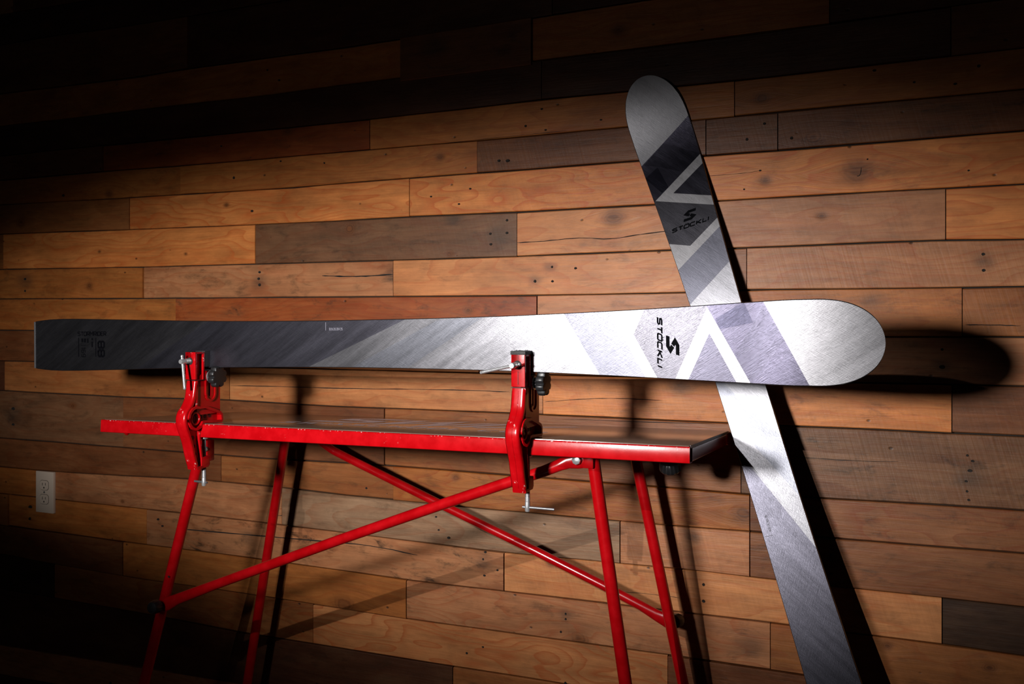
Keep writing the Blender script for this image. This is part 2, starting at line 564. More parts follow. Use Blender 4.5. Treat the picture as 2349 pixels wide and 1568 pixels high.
# per row between two seams: (right end px, colour, wear, ring, saw)
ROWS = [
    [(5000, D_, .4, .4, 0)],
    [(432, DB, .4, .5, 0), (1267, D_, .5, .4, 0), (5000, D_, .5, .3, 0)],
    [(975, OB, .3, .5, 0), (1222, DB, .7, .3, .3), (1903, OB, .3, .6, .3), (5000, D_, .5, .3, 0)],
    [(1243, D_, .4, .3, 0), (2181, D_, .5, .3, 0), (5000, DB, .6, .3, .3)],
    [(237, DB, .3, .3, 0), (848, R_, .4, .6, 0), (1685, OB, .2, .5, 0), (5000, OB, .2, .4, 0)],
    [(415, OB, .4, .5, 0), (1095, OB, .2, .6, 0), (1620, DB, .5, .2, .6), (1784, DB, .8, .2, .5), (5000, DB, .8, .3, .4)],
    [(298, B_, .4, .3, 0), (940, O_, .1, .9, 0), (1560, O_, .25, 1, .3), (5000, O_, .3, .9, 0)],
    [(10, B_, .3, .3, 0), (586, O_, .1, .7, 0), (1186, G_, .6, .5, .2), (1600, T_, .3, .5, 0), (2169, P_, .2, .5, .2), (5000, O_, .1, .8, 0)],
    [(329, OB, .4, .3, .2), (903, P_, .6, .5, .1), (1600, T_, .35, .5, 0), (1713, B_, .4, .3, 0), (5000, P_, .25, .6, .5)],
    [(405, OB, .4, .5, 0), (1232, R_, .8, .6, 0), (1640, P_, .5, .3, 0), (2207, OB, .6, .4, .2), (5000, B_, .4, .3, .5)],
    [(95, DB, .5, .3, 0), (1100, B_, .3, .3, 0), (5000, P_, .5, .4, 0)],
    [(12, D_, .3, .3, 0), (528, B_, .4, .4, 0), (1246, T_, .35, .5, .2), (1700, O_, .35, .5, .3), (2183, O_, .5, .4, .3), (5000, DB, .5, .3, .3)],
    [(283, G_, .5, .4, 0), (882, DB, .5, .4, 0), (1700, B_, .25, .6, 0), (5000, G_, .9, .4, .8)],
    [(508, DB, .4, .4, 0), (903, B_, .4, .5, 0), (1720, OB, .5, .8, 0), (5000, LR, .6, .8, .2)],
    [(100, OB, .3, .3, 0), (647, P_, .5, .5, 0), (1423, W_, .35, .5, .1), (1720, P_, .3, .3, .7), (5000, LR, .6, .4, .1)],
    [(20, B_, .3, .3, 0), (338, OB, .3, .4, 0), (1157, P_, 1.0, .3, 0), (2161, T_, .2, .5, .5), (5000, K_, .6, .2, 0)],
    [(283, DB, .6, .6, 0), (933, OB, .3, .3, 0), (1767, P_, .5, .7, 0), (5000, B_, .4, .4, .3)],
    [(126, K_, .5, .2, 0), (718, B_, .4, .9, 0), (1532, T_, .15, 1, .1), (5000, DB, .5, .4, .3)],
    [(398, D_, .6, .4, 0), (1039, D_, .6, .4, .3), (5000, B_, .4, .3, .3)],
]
KNOTS = [(1419, 70, 13), (1748, 226, 15), (1868, 321, 20), (1755, 414, 12), (1968, 392, 30), (1885, 495, 10), (1408, 500, 22),
         (230, 577, 4), (427, 582, 4), (207, 656, 9), (50, 512, 12), (1708, 1177, 22), (1047, 1094, 9), (934, 1095, 5),
         (790, 1388, 22), (281, 1150, 5), (802, 524, 12), (108, 60, 13), (250, 445, 10), (1030, 582, 9), (167, 930, 9), (1075, 712, 10),
         (1010, 360, 9), (520, 470, 6), (700, 1260, 14), (1265, 1290, 10), (2270, 1530, 12), (1330, 1470, 20), (2035, 1480, 10), (660, 300, 14)]
HOLES = [(2255, 583, 5), (2256, 620, 5), (2161, 801, 5), (2161, 841, 7), (1267, 612, 4), (1268, 645, 4), (1321, 615, 4), (1228, 645, 5),
         (70, 1162, 5), (69, 1189, 5), (1298, 1407, 4), (1298, 1419, 4), (1287, 1448, 4), (1614, 1340, 5), (1614, 1378, 5),
         (1125, 536, 4), (1126, 560, 4), (1163, 505, 4), (1163, 534, 4), (596, 624, 4), (594, 639, 4), (596, 653, 5), (60, 640, 4), (60, 667, 4),
         (31, 937, 5), (31, 973, 4), (538, 408, 5), (579, 484, 4), (1080, 433, 3), (990, 451, 3), (1054, 468, 3), (1243, 250, 3),
         (1206, 289, 4), (1252, 298, 3), (1379, 275, 3), (1166, 369, 5), (1146, 369, 4), (2006, 162, 4), (2097, 189, 4), (2191, 193, 4),
         (2245, 152, 6), (1754, 284, 4), (1714, 320, 5), (1816, 317, 5), (1744, 391, 3), (1707, 434, 3), (1990, 365, 3), (2222, 391, 3),
         (1002, 1184, 3), (1008, 1214, 3), (1031, 1232, 4), (1110, 1281, 4), (1143, 1306, 4), (1113, 1318, 4), (1115, 1265, 4),
         (841, 1119, 4), (387, 1210, 0), (365, 1190, 4), (375, 1205, 3), (2219, 1044, 4), (2231, 1057, 4), (2225, 1079, 5), (2216, 1103, 4),
         (2218, 1126, 4), (2222, 1146, 4), (1906, 1271, 4), (1906, 1315, 4), (1071, 1497, 4), (1108, 1483, 3), (1297, 1566, 5), (256, 1565, 5),
         (146, 448, 4), (645, 370, 3), (745, 374, 3), (508, 335, 3), (614, 161, 3), (641, 184, 3), (846, 677, 0), (1463, 246, 4), (1748, 1083, 0)]


STAINS = [(2256, 600, 18), (2162, 838, 16), (1228, 643, 12), (1262, 612, 12), (1298, 1410, 14), (1145, 540, 24), (596, 645, 16), (2222, 1100, 26),
          (1000, 110, 26), (60, 645, 20), (30, 950, 26), (1040, 500, 16), (900, 632, 14), (1110, 1290, 16), (2000, 690, 22), (1540, 660, 10), (1560, 890, 20),
          (570, 1230, 16), (1760, 900, 22), (1590, 1230, 14), (1720, 1480, 26), (370, 1200, 14)]
CRACKS = [([(1188, 557), (1250, 553), (1330, 546), (1400, 548), (1470, 538), (1560, 527)], .0010),
          ([(530, 884), (640, 886), (780, 890), (1000, 893), (1170, 898)], .0011),
          ([(1250, 921), (1330, 915), (1420, 913), (1520, 918)], .0007),
          ([(1787, 1043), (1850, 1049), (1960, 1056), (2060, 1058)], .0007),
          ([(740, 632), (790, 634), (840, 633), (905, 629)], .0020),
          ([(1290, 961), (1450, 966), (1640, 972)], .0008),
          ([(1600, 405), (1700, 398), (1745, 391)], .0005),
          ([(1976, 384), (1973, 400), (1966, 404)], .0008),
          ([(420, 1212), (560, 1224), (700, 1236), (850, 1250), (960, 1272)], .0016),
          ([(1010, 330), (1150, 315), (1300, 300)], .0004),
          ([(1380, 1352), (1480, 1360), (1560, 1370)], .0006),
          ([(620, 1180), (640, 1182), (655, 1181)], .0012),
          ([(2214, 744), (2280, 745), (2340, 747)], .0010)]


def wall_x(px):
    return at(px, 700, WALL_D).x


def wall_px(x):
    r = x / WALL_D
    return CX + F_PX * (SN + r * CS) / (CS - r * SN)


def seam_z(k, x):
    if k < 0:
        return seam_z(0, x) + 0.088 * (-k)
    if k >= len(SEAMS):
        return seam_z(len(SEAMS) - 1, x) - 0.088 * (k - len(SEAMS) + 1)
    S = SEAMS[k]
    # seams are straight boards in the room: interpolate between the measured points, level beyond them
    px = wall_px(x)
    px = max(min(px, S[-1][0]), S[0][0])
    for i in range(len(S) - 1):
        if px <= S[i + 1][0]:
            f = (px - S[i][0]) / (S[i + 1][0] - S[i][0])
            py = S[i][1] + f * (S[i + 1][1] - S[i][1])
            return at(px, py, WALL_D).z
    return at(*S[-1], WALL_D).z


X_LEFT, X_RIGHT = wall_x(-420), wall_x(2349) + 0.42
wall_bm = bmesh.new()
add_box(wall_bm, (X_LEFT - .02, 0.011, 0), (X_RIGHT + .02, 0.07, 2.35))
wall = obj('wall_back', wall_bm, M['wallboard'], sm=0)
wall['kind'] = 'structure'
bmf = bmesh.new()
add_box(bmf, (X_LEFT - .3, -3.3, -0.06), (X_RIGHT + .3, 0.07, 0.0))
floor = obj('floor', bmf, M['floor'], sm=0)
floor['kind'] = 'structure'


def build_plank(x0, x1, kt, kb, colr, wear, ringv, saw, proud, zshift=(0, 0)):
    gap = random.uniform(0.0006, 0.0016)
    n = max(2, int((x1 - x0) / 0.11))
    cx = (x0 + x1) / 2
    cz = (seam_z(kt, cx) + seam_z(kb, cx)) / 2
    tilt = random.uniform(-0.0016, 0.0016)
    bm = bmesh.new()
    rings = []
    for i in range(n + 1):
        x = x0 + 0.0008 + (x1 - x0 - 0.0016) * i / n
        zt = seam_z(kt, x) - gap + random.uniform(-0.0008, 0.0004) + zshift[0]
        zb = seam_z(kb, x) + gap + random.uniform(-0.0004, 0.0008) + zshift[1]
        y = -proud + tilt * (2 * i / n - 1)
        c = 0.0016
        xx = x
        if i == 0: xx = x + random.uniform(0, .0006)
        prof = [(0.012, zt), (y + c, zt), (y, zt - c), (y - .0003, (zt + zb) / 2), (y, zb + c), (y + c, zb), (0.012, zb)]
        rings.append([bm.verts.new((xx - cx, p[0], p[1] - cz)) for p in prof])
    for i in range(n):
        for k in range(6):
            bm.faces.new((rings[i][k], rings[i][k + 1], rings[i + 1][k + 1], rings[i + 1][k]))
        bm.faces.new((rings[i][6], rings[i][0], rings[i + 1][0], rings[i + 1][6]))
    bm.faces.new(rings[0][::-1])
    bm.faces.new(rings[-1])
    o = obj('plank', bm, M['wood'], wall, sm=25)
    o.location = (cx, 0, cz)
    j = random.uniform(0.93, 1.07)
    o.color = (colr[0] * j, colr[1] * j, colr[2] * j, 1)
    o['wear'] = float(wear); o['ring'] = float(ringv); o['saw'] = float(saw)
    ks = []
    for kx, kz, kr in KNOTW:
        if x0 < kx < x1 and seam_z(kb, kx) + zshift[1] < kz < seam_z(kt, kx):
            ks.append((kx - cx, kz - cz, kr))
    ks = (ks + [(0, 0, 0), (0, 0, 0)])[:2]
    o['knot_a'] = [float(v) for v in ks[0]]
    o['knot_b'] = [float(v) for v in ks[1]]
    ks = []
    for kx, kz, kr in STAINW:
        if x0 < kx < x1 and seam_z(kb, kx) < kz < seam_z(kt, kx):
            ks.append((kx - cx, kz - cz, kr))
    ks = (ks + [(0, 0, 0), (0, 0, 0)])[:2]
    o['stain_a'] = [float(v) for v in ks[0]]
    o['stain_b'] = [float(v) for v in ks[1]]
    for line_, wd in CRACKS:
        pw = [at(px, py, WALL_D) for px, py in line_]
        mid_ = pw[len(pw) // 2]
        if x0 < mid_.x < x1 and seam_z(kb, mid_.x) < mid_.z < seam_z(kt, mid_.x):
            fine_ = smooth_line([(p.x - cx, p.z - cz) for p in pw], 5)
            fine_ = [p + Vector((0, random.uniform(-.0004, .0004))) for p in fine_]
            L, R = band(fine_, [wd * random.uniform(.4, 1.1) * (0.25 if q in (0, len(fine_) - 1) else 1) for q in range(len(fine_))])
            cb = bmesh.new()
            for q in range(len(L) - 1):
                vs = [cb.verts.new((v.x, -proud - abs(tilt) - .0006, v.y)) for v in (L[q], L[q + 1], R[q + 1], R[q])]
                cb.faces.new(vs)
            obj('crack', cb, M['hole'], o, sm=0)
    hb = None
    for hx, hz, hr in HOLEW:
        if x0 < hx < x1 and seam_z(kb, hx) < hz < seam_z(kt, hx):
            hb = bmesh.new()
            e = random.uniform(0.8, 1.5)
            seg = 10
            c0 = hb.verts.new((0, -0.0001, 0))
            r = [hb.verts.new((math.cos(2 * math.pi * q / seg) * hr * e, -0.0006, math.sin(2 * math.pi * q / seg) * hr * random.uniform(.8, 1.05))) for q in range(seg)]
            r2 = [hb.verts.new((v.co.x * 1.25, 0.0015, v.co.z * 1.25)) for v in r]
            for q in range(seg):
                hb.faces.new((c0, r[q], r[(q + 1) % seg]))
                hb.faces.new((r[q], r2[q], r2[(q + 1) % seg], r[(q + 1) % seg]))
            h = obj('nail_hole', hb, M['hole'], o, sm=0)
            h.location = (hx - cx, -proud - abs(tilt) - 0.0005, hz - cz)
    return o


KNOTW = []
for px, py, r in KNOTS:
    p = at(px, py, WALL_D)
    KNOTW.append((p.x, p.z, r / (F_PX / (WALL_D / (CS + SN * (px - CX) / F_PX)))))
HOLEW = []
STAINW = []
for px, py, r in STAINS:
    p = at(px, py, WALL_D)
    STAINW.append((p.x, p.z, r / (F_PX / (WALL_D / (CS + SN * (px - CX) / F_PX)))))
for px, py, r in HOLES:
    if r:
        p = at(px, py, WALL_D)
        HOLEW.append((p.x, p.z, 0.62 * r / (F_PX / (WALL_D / (CS + SN * (px - CX) / F_PX)))))

PAL = [B_, OB, DB, P_, D_, O_]
for k in range(-7, len(SEAMS) + 6):
    # row k lies between seam k-1 and seam k
    idx = k - 1
    if 0 <= idx < len(ROWS):
        row = ROWS[idx]
    else:
        row = []
        q = -400 + random.uniform(0, 500)
        while q < 2600:
            row.append((q, random.choice(PAL), random.uniform(.2, .6), random.uniform(.3, .8), random.choice((0, 0, .3))))
            q += random.uniform(450, 1100)
        row.append((5000, random.choice(PAL), .4, .5, 0))
    zc = (seam_z(idx, -0.5) + seam_z(k, -0.5)) / 2
    if seam_z(k, -0.5) < 0.0 or seam_z(idx, -.5) > 2.33:
        if not (zc > 0.01 and zc < 2.3):
            continue
    x0 = X_LEFT
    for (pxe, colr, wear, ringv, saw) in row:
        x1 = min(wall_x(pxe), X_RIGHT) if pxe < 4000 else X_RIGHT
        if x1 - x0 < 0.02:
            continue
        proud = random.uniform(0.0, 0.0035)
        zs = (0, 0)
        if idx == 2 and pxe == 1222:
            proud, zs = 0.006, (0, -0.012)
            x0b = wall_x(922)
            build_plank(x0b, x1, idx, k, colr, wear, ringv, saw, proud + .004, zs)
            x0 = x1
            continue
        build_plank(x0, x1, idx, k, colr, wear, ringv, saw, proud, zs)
        x0 = x1

# ------------------------------------------------------------------ wall outlet
oc = at(108, 1127, WALL_D)
ow, oh = 0.0355, 0.0605
out = thing('wall_outlet', 'white double socket plate on the plank wall, lower left', 'outlet', (oc.x, -0.004, oc.z))
b = bmesh.new()
add_box(b, (-ow, -0.005, -oh), (ow, 0.004, oh), 0.002)
obj('cover_plate', b, M['outlet'], out)
for dz in (0.0205, -0.0205):
    b = bmesh.new()
    pts = []
    for q in range(24):
        a = 2 * math.pi * q / 24
        pts.append((max(-.0165, min(.0165, math.cos(a) * .019)), max(-.0135, min(.0135, math.sin(a) * .0165)) + dz))
    A = [b.verts.new((x, -0.0066, z)) for x, z in pts]
    Bv = [b.verts.new((x * 1.03, -0.004, z)) for x, z in pts]
    b.faces.new(A)
    for q in range(24):
        b.faces.new((A[q], Bv[q], Bv[(q + 1) % 24], A[(q + 1) % 24]))
    s_ = obj('socket', b, M['outlet'], out, sm=0)
    b = bmesh.new()
    add_box(b, (-.0072, -0.0069, dz - .001), (-.0052, -0.0063, dz + .007))
    add_box(b, (.0052, -0.0069, dz), (.0072, -0.0063, dz + .007))
    add_lathe(b, [(.0026, 0), (.0026, .0006)], (0, -0.0063, dz - .007), (0, -1, 0), 12)
    obj('slot', b, M['outlet_hole'], s_, sm=0)
    b = bmesh.new()
    add_tube(b, [(x * 1.06, -0.0053, dz + (z - dz) * 1.06) for x, z in pts] + [(pts[0][0] * 1.06, -0.0053, dz + (pts[0][1] - dz) * 1.06)], 0.0005, 6)
    obj('rim_gap', b, M['outlet_hole'], s_, sm=0)
b = bmesh.new()
add_lathe(b, [(.003, 0), (.0028, .0012), (.001, .0016)], (0, -0.005, 0), (0, -1, 0), 12)
obj('screw_head', b, M['dull_steel'], out)

# ------------------------------------------------------------------ folding bench
def W3(x, y, z):       # measured frame (camera at origin) -> room
    return Vector((x, y - WALL_D, z + CAM_H))


T_FL, T_FR, T_BR = W3(-1.489, 1.356, -.2065), W3(-.2635, 1.366, -.1975), W3(-.268, 1.803, -.2245)
bench = thing('waxing_bench', 'red folding steel workbench with dark top under the horizontal ski', 'bench', (-0.88, 1.58 - WALL_D, 0))
ex = (T_FR - T_FL).normalized()
ey = (T_BR - T_FR); ey = (ey - ex * ey.dot(ex)).normalized()
ez = ex.cross(ey).normalized()
BL_, BW_ = (T_FR - T_FL).length, (T_BR - T_FR).length
bench_mtx = Matrix(((ex.x, ey.x, ez.x, T_FL.x), (ex.y, ey.y, ez.y, T_FL.y), (ex.z, ey.z, ez.z, T_FL.z), (0, 0, 0, 1)))


def on_bench(o):
    """give a part the bench-top frame (origin front left corner, x along the front rail, y to the wall)"""
    o.parent = bench
    o.matrix_world = bench_mtx
    o.matrix_parent_inverse = Matrix.Translation(-bench.location)
    o.matrix_basis = bench_mtx
    return o


RH = 0.026


def tube_rail(name, lo, hi, axis, mat):
    """hollow square tube, open ended"""
    b = bmesh.new()
    ax = axis
    o1, o2 = [i for i in range(3) if i != ax]
    w = 0.0016
    outer = [(lo[o1], lo[o2]), (hi[o1], lo[o2]), (hi[o1], hi[o2]), (lo[o1], hi[o2])]
    inner = [(lo[o1] + w, lo[o2] + w), (hi[o1] - w, lo[o2] + w), (hi[o1] - w, hi[o2] - w), (lo[o1] + w, hi[o2] - w)]

    def ring(pts, a):
        r = []
        for p in pts:
            c = [0, 0, 0]; c[ax] = a; c[o1], c[o2] = p
            r.append(b.verts.new(c))
        return r
    O0, O1, I0, I1 = ring(outer, lo[ax]), ring(outer, hi[ax]), ring(inner, lo[ax]), ring(inner, hi[ax])
    for i in range(4):
        j = (i + 1) % 4
        b.faces.new((O0[i], O0[j], O1[j], O1[i]))
        b.faces.new((I0[i], I1[i], I1[j], I0[j]))
        b.faces.new((O0[i], I0[i], I0[j], O0[j]))
        b.faces.new((O1[i], O1[j], I1[j], I1[i]))
    long_e = [e for e in b.edges if abs((e.verts[0].co - e.verts[1].co)[ax]) > (hi[ax] - lo[ax]) * 0.9
              and (e.verts[0] in O0 or e.verts[1] in O0)]
    bmesh.ops.bevel(b, geom=long_e, offset=0.0022, segments=3, affect='EDGES', profile=0.5)
    return on_bench(obj(name, b, mat, None, sm=30))


tube_rail('front_rail', (0, 0, -RH), (BL_, 0.024, 0), 0, M['red_rail'])
tube_rail('back_rail', (0, BW_ - 0.024, -RH), (BL_, BW_, 0), 0, M['red'])
tube_rail('side_rail', (BL_ - 0.0265, 0.024, -RH), (BL_ - 0.0015, BW_ - .024, -0.0035), 1, M['red'])
tube_rail('side_rail', (0.0015, 0.024, -RH), (0.0265, BW_ - .024, -0.0035), 1, M['red'])
b = bmesh.new()
add_box(b, (0.004, 0.006, -0.0034), (BL_ - 0.002, BW_ - 0.006, 0.0012), 0.0006)
on_bench(obj('bench_board', b, M['bench_top'], None, sm=30))
b = bmesh.new()
add_box(b, (BL_ - 0.0022, 0.012, -0.0034), (BL_ - .0004, BW_ - 0.012, 0.0013))
on_bench(obj('board_edge', b, M['black'], None, sm=0))
# cross members under the top that carry the leg hinges
for xx in (0.085, 0.30, 0.93, 1.14):
    b = bmesh.new()
    add_box(b, (xx - 0.011, 0.026, -0.022), (xx + 0.011, BW_ - .026, -0.0045), 0.002)
    on_bench(obj('cross_member', b, M['red'], None))

# ---- lettering: stroke font on a unit square
GL = {
    'S': (1.0, [[(1, .95), (.22, .95), (0, .8), (.12, .55), (.88, .48), (1, .2), (.8, .05), (0, .05)]]),
    'T': (.9, [[(0, .95), (.95, .95)], [(.47, .95), (.47, 0)]]),
    'O': (1.0, [[(.12, .05), (.88, .05), (1, .2), (1, .8), (.88, .95), (.12, .95), (0, .8), (0, .2), (.12, .05), (.3, .05)]]),
    'C': (1.0, [[(1, .95), (.15, .95), (0, .8), (0, .2), (.15, .05), (1, .05)]]),
    'K': (1.0, [[(0.05, 0), (0.05, 1)], [(1, 1), (.25, .5), (1, 0)], [(.05, .5), (.3, .5)]]),
    'L': (.85, [[(0.05, 1), (0.05, .05), (.85, .05)]]),
    'I': (.1, [[(0.05, 0), (0.05, 1)]]),
    'R': (.95, [[(0.05, 0), (0.05, .95), (.8, .95), (.95, .8), (.95, .6), (.8, .45), (.05, .45)], [(.5, .45), (.95, 0)]]),
    'M': (1.2, [[(0.05, 0), (0.05, 1), (.6, .45), (1.15, 1), (1.15, 0)]]),
    'D': (.95, [[(0.05, .05), (0.05, .95), (.75, .95), (.95, .75), (.95, .25), (.75, .05), (.05, .05), (.05, .3)]]),
    'E': (.85, [[(.85, .95), (.05, .95), (.05, .05), (.85, .05)], [(.05, .5), (.75, .5)]]),
    'H': (.95, [[(.05, 0), (.05, 1)], [(.95, 0), (.95, 1)], [(.05, .5), (.95, .5)]]),
    'W': (1.5, [[(0, 1), (.3, 0), (.75, .95), (1.2, 0), (1.5, 1)]]),
    'X': (1.0, [[(0, 1), (1, 0)], [(0, 0), (1, 1)]]),
    '.': (.15, [[(0, .06), (.15, .06)]]),
    '/': (.5, [[(0, 0), (.5, 1)]]),
    '1': (.3, [[(0, .85), (.2, .95), (.2, 0)]]),
    '2': (.8, [[(0, .95), (.65, .95), (.8, .8), (.8, .6), (0, .2), (0, .05), (.8, .05)]]),
    '3': (.8, [[(0, .95), (.65, .95), (.8, .8), (.8, .2), (.65, .05), (0, .05)], [(.2, .5), (.8, .5)]]),
    '4': (.8, [[(.6, 0), (.6, 1), (0, .35), (.8, .35)]]),
    '5': (.8, [[(.8, .95), (0, .95), (0, .55), (.65, .55), (.8, .4), (.8, .2), (.65, .05), (0, .05)]]),
    '6': (.85, [[(.8, .95), (.15, .95), (0, .8), (0, .2), (.15, .05), (.7, .05), (.85, .2), (.85, .4), (.7, .53), (0, .53)]]),
    '8': (.85, [[(.15, .05), (.7, .05), (.85, .2), (.85, .38), (.7, .5), (.85, .62), (.85, .8), (.7, .95), (.15, .95), (0, .8), (0, .62), (.15, .5), (0, .38), (0, .2), (.15, .05), (.3, .05)], [(.15, .5), (.7, .5)]]),
    '9': (.85, [[(.05, .05), (.7, .05), (.85, .2), (.85, .8), (.7, .95), (.15, .95), (0, .8), (0, .6), (.15, .47), (.85, .47)]]),
}


def text_width(txt, gap):
    return sum(GL[c][0] for c in txt) + gap * (len(txt) - 1)


def draw_text(bm, txt, fn, w, h, thick, gap=0.22, shear=0.0, sub=1, umlaut=None):
    """fn(u, v) maps text metres (u along the line, v up) to a point"""
    tw = text_width(txt, gap)
    sx = w / tw
    cur = 0.0
    for ci, c in enumerate(txt):
        gw, strokes = GL[c]
        polys = list(strokes)
        for st in polys:
            pts = [((cur + p[0]) * sx, p[1] * h) for p in st]
            L, R = band(pts, thick / 2)
            for i in range(len(L) - 1):
                for k in range(sub):
                    f0, f1 = k / sub, (k + 1) / sub
                    q = [L[i].lerp(L[i + 1], f0), L[i].lerp(L[i + 1], f1), R[i].lerp(R[i + 1], f1), R[i].lerp(R[i + 1], f0)]
                    vs = [bm.verts.new(fn(v.x + shear * v.y, v.y)) for v in q]
                    bm.faces.new(vs)
        if umlaut == ci:
            for dx in (.25, .62):
                q = [(cur + dx, 1.16), (cur + dx + .16, 1.16), (cur + dx + .16, 1.32), (cur + dx, 1.32)]
                vs = [bm.verts.new(fn(a * sx + shear * bb * h, bb * h)) for a, bb in q]
                bm.faces.new(vs)
        cur += gw + gap


def top_pt(a, bb):
    return Vector((a, bb, 0.0014))


def bench_ab(px, py):
    p = on_plane(px, py, T_FL, ez) - T_FL
    return p.dot(ex), p.dot(ey)


a0, b0 = bench_ab(640, 969.5)
a1, b1 = bench_ab(1236, 995)
b = bmesh.new()
draw_text(b, 'SWIXSCHOOL.COM', lambda u, v: top_pt(a0 + u, b0 + v), a1 - a0, 0.042, 0.009, 0.75)
on_bench(obj('small_lettering', b, M['white_print'], None, sm=0))
a0, b0 = bench_ab(700, 967)
b = bmesh.new()
draw_text(b, 'SWIX', lambda u, v: top_pt(a0 + u, b0 + .02 + v), 0.50, 0.15, 0.034, 0.28, 0.35)
on_bench(obj('logo_lettering', b, M['white_print'], None, sm=0))


# ---- legs and braces
def leg(name, pts, rad=0.0112, mat='red'):
    b = bmesh.new()
    add_tube(b, pts, rad, 24)
    o = obj(name, b, M[mat], bench)
    o.matrix_parent_inverse = Matrix.Translation(-bench.location)
    return o


def rel(o):
    o.parent = bench
    o.matrix_parent_inverse = Matrix.Translation(-bench.location)
    return o


def to_floor(p, q, z=0.012):
    t = (z - p.z) / (q.z - p.z)
    return p + (q - p) * t


LEGS = {
    'fr': (at(1362, 1062, 1.455), at(1435, 1568, 1.455)),
    'br': (at(1458, 1050, 1.740), at(1567, 1568, 1.750)),
    'fl': (at(462, 1030, 1.455), at(330, 1568, 1.455)),
    'bl': (at(652, 1022, 1.740), at(567, 1568, 1.750)),
}
legs = {}
for k, (p, q) in LEGS.items():
    foot = to_floor(p, q)
    legs[k] = (p, foot)
    lg = leg('leg', [p + (p - foot).normalized() * 0.012, foot])
    b = bmesh.new()
    add_lathe(b, [(.0135, -0.013), (.0135, 0.02), (.0122, 0.024)], foot, (p - foot).normalized(), 20)
    ft = obj('rubber_foot', b, M['rubber'], lg)
for a_, c_ in (('fr', 'br'), ('fl', 'bl')):
    # hinge tube joining each pair of legs under the top
    p, q = legs[a_][0], legs[c_][0]
    zf = [T_FL.z - ((Vector((v.x, v.y, 0)) - Vector((T_FL.x, T_FL.y, 0))).dot(Vector((ez.x, ez.y, 0)))) / ez.z - .0165 for v in (p, q)]
    leg('hinge_tube', [Vector((p.x, p.y, zf[0])), Vector((q.x, q.y, zf[1]))], 0.0085)
    # low stretcher near the floor
    pf, qf = legs[a_][0].lerp(legs[a_][1], .93), legs[c_][0].lerp(legs[c_][1], .93)
    leg('stretcher', [pf, qf], 0.009)

# front brace: from the knob on the front left leg up to the bolt by the front right leg
fb = [at(372, 1388, 1.432), at(384, 1384, 1.434), at(408, 1373, 1.438), at(500, 1338, 1.440), at(780, 1237, 1.440), at(1018, 1155, 1.440), at(1172, 1104, 1.440),
      at(1246, 1081, 1.440), at(1281, 1067, 1.440), at(1302, 1058, 1.440), at(1325, 1056, 1.440), at(1341, 1057, 1.440)]
b = bmesh.new()
add_tube(b, fb, [(.0135, .003), (.0140, .0035), (.0112, .0085), .0100, .0100, .0100, .0100, .0100, .0103, (.0125, .007), (.0140, .003), (.0120, .003)], 22)
brace = rel(obj('brace', b, M['red'], bench))
b = bmesh.new()
add_lathe(b, [(.0085, 0), (.0088, .004), (.0075, .007), (.004, .008)], at(1324, 1054, 1.437), (0, -1, 0), 8)
rel(obj('bolt_head', b, M['steel'], bench))
b = bmesh.new()
p = at(1352, 1054, 1.447)
add_box(b, p - Vector((.010, .010, .014)), p + Vector((.010, .012, .012)), .003)
rel(obj('hinge_bracket', b, M['red'], bench))
# bracket and bolt by the front left leg
p = at(473, 1026, 1.44)
b = bmesh.new()
add_box(b, p - Vector((.008, .008, .028)), p + Vector((.010, .014, .016)), .003)
rel(obj('hinge_bracket', b, M['red'], bench))
b = bmesh.new()
add_lathe(b, [(.0055, 0), (.0056, .003), (.003, .006)], at(472, 1029, 1.431), (0, -1, 0), 14)
rel(obj('bolt_head', b, M['steel'], bench))
# back brace
bb_ = [at(735, 1012, 1.762), at(765, 1033, 1.766), at(814, 1058, 1.768), at(998, 1150, 1.770), at(1206, 1252, 1.772), at(1376, 1338, 1.774), at(1470, 1388, 1.774), at(1504, 1409, 1.772), at(1530, 1424, 1.768), at(1546, 1432, 1.766)]
b = bmesh.new()
add_tube(b, bb_, [.0098] * 7 + [(.0118, .008), (.0138, .0035), (.0120, .003)], 22)
rel(obj('brace', b, M['red'], bench))


def round_knob(name, p, axis, r, mat='black'):
    b = bmesh.new()
    add_lathe(b, [(r * .45, -.012), (r * .5, -.004), (r * .95, -.003, 1), (r, .003, 1), (r * .98, .010, 1), (r * .8, .0145), (r * .35, .0165)], p, axis, 48, 12, r * .05)
    return rel(obj(name, b, M[mat], bench))


round_knob('knob', at(359, 1390, 1.415), (0.05, -1, 0.05), .0142)
round_knob('knob', at(1550, 1424, 1.787), (0.45, 0.9, 0), .0142)
# lock knob hanging below the right end of the top
kp = at(1537, 1062, 1.60)
b = bmesh.new()
add_lathe(b, [(.004, -.012), (.006, -.004), (.018, -.003), (.0200, 0.0, 1), (.0205, .012, 1), (.017, .016), (.006, .017)], kp, (0.0, 0.35, -1), 64, 16, .0016)
rel(obj('lock_knob', b, M['black'], bench))
b = bmesh.new()
add_tube(b, [kp + Vector((0, 0, -.002)), kp + Vector((0, .012, .028))], .0052, 12)
rel(obj('knob_stem', b, M['red'], bench))
# pin hole on the front left leg
b = bmesh.new()
hp = at(387, 1322, 1.4432)
add_lathe(b, [(.0023, 0), (.0023, .0006)], hp, (0, -1, 0), 12)
rel(obj('pin_hole', b, M['hole'], bench))
b = bmesh.new()
hp = at(1511, 1412, 1.7668)
add_lathe(b, [(.0028, 0), (.0028, .0006)], hp, (0, -1, 0), 12)
rel(obj('pin_hole', b, M['hole'], bench))
p = on_plane(281, 992, T_FL, ey)
b = bmesh.new()
add_lathe(b, [(.006, -.003), (.0055, .002), (.002, .005)], p + ey * .012 + Vector((0, 0, -.0005)), (0, 0, -1), 16)
rel(obj('foot_lug', b, M['red'], bench))


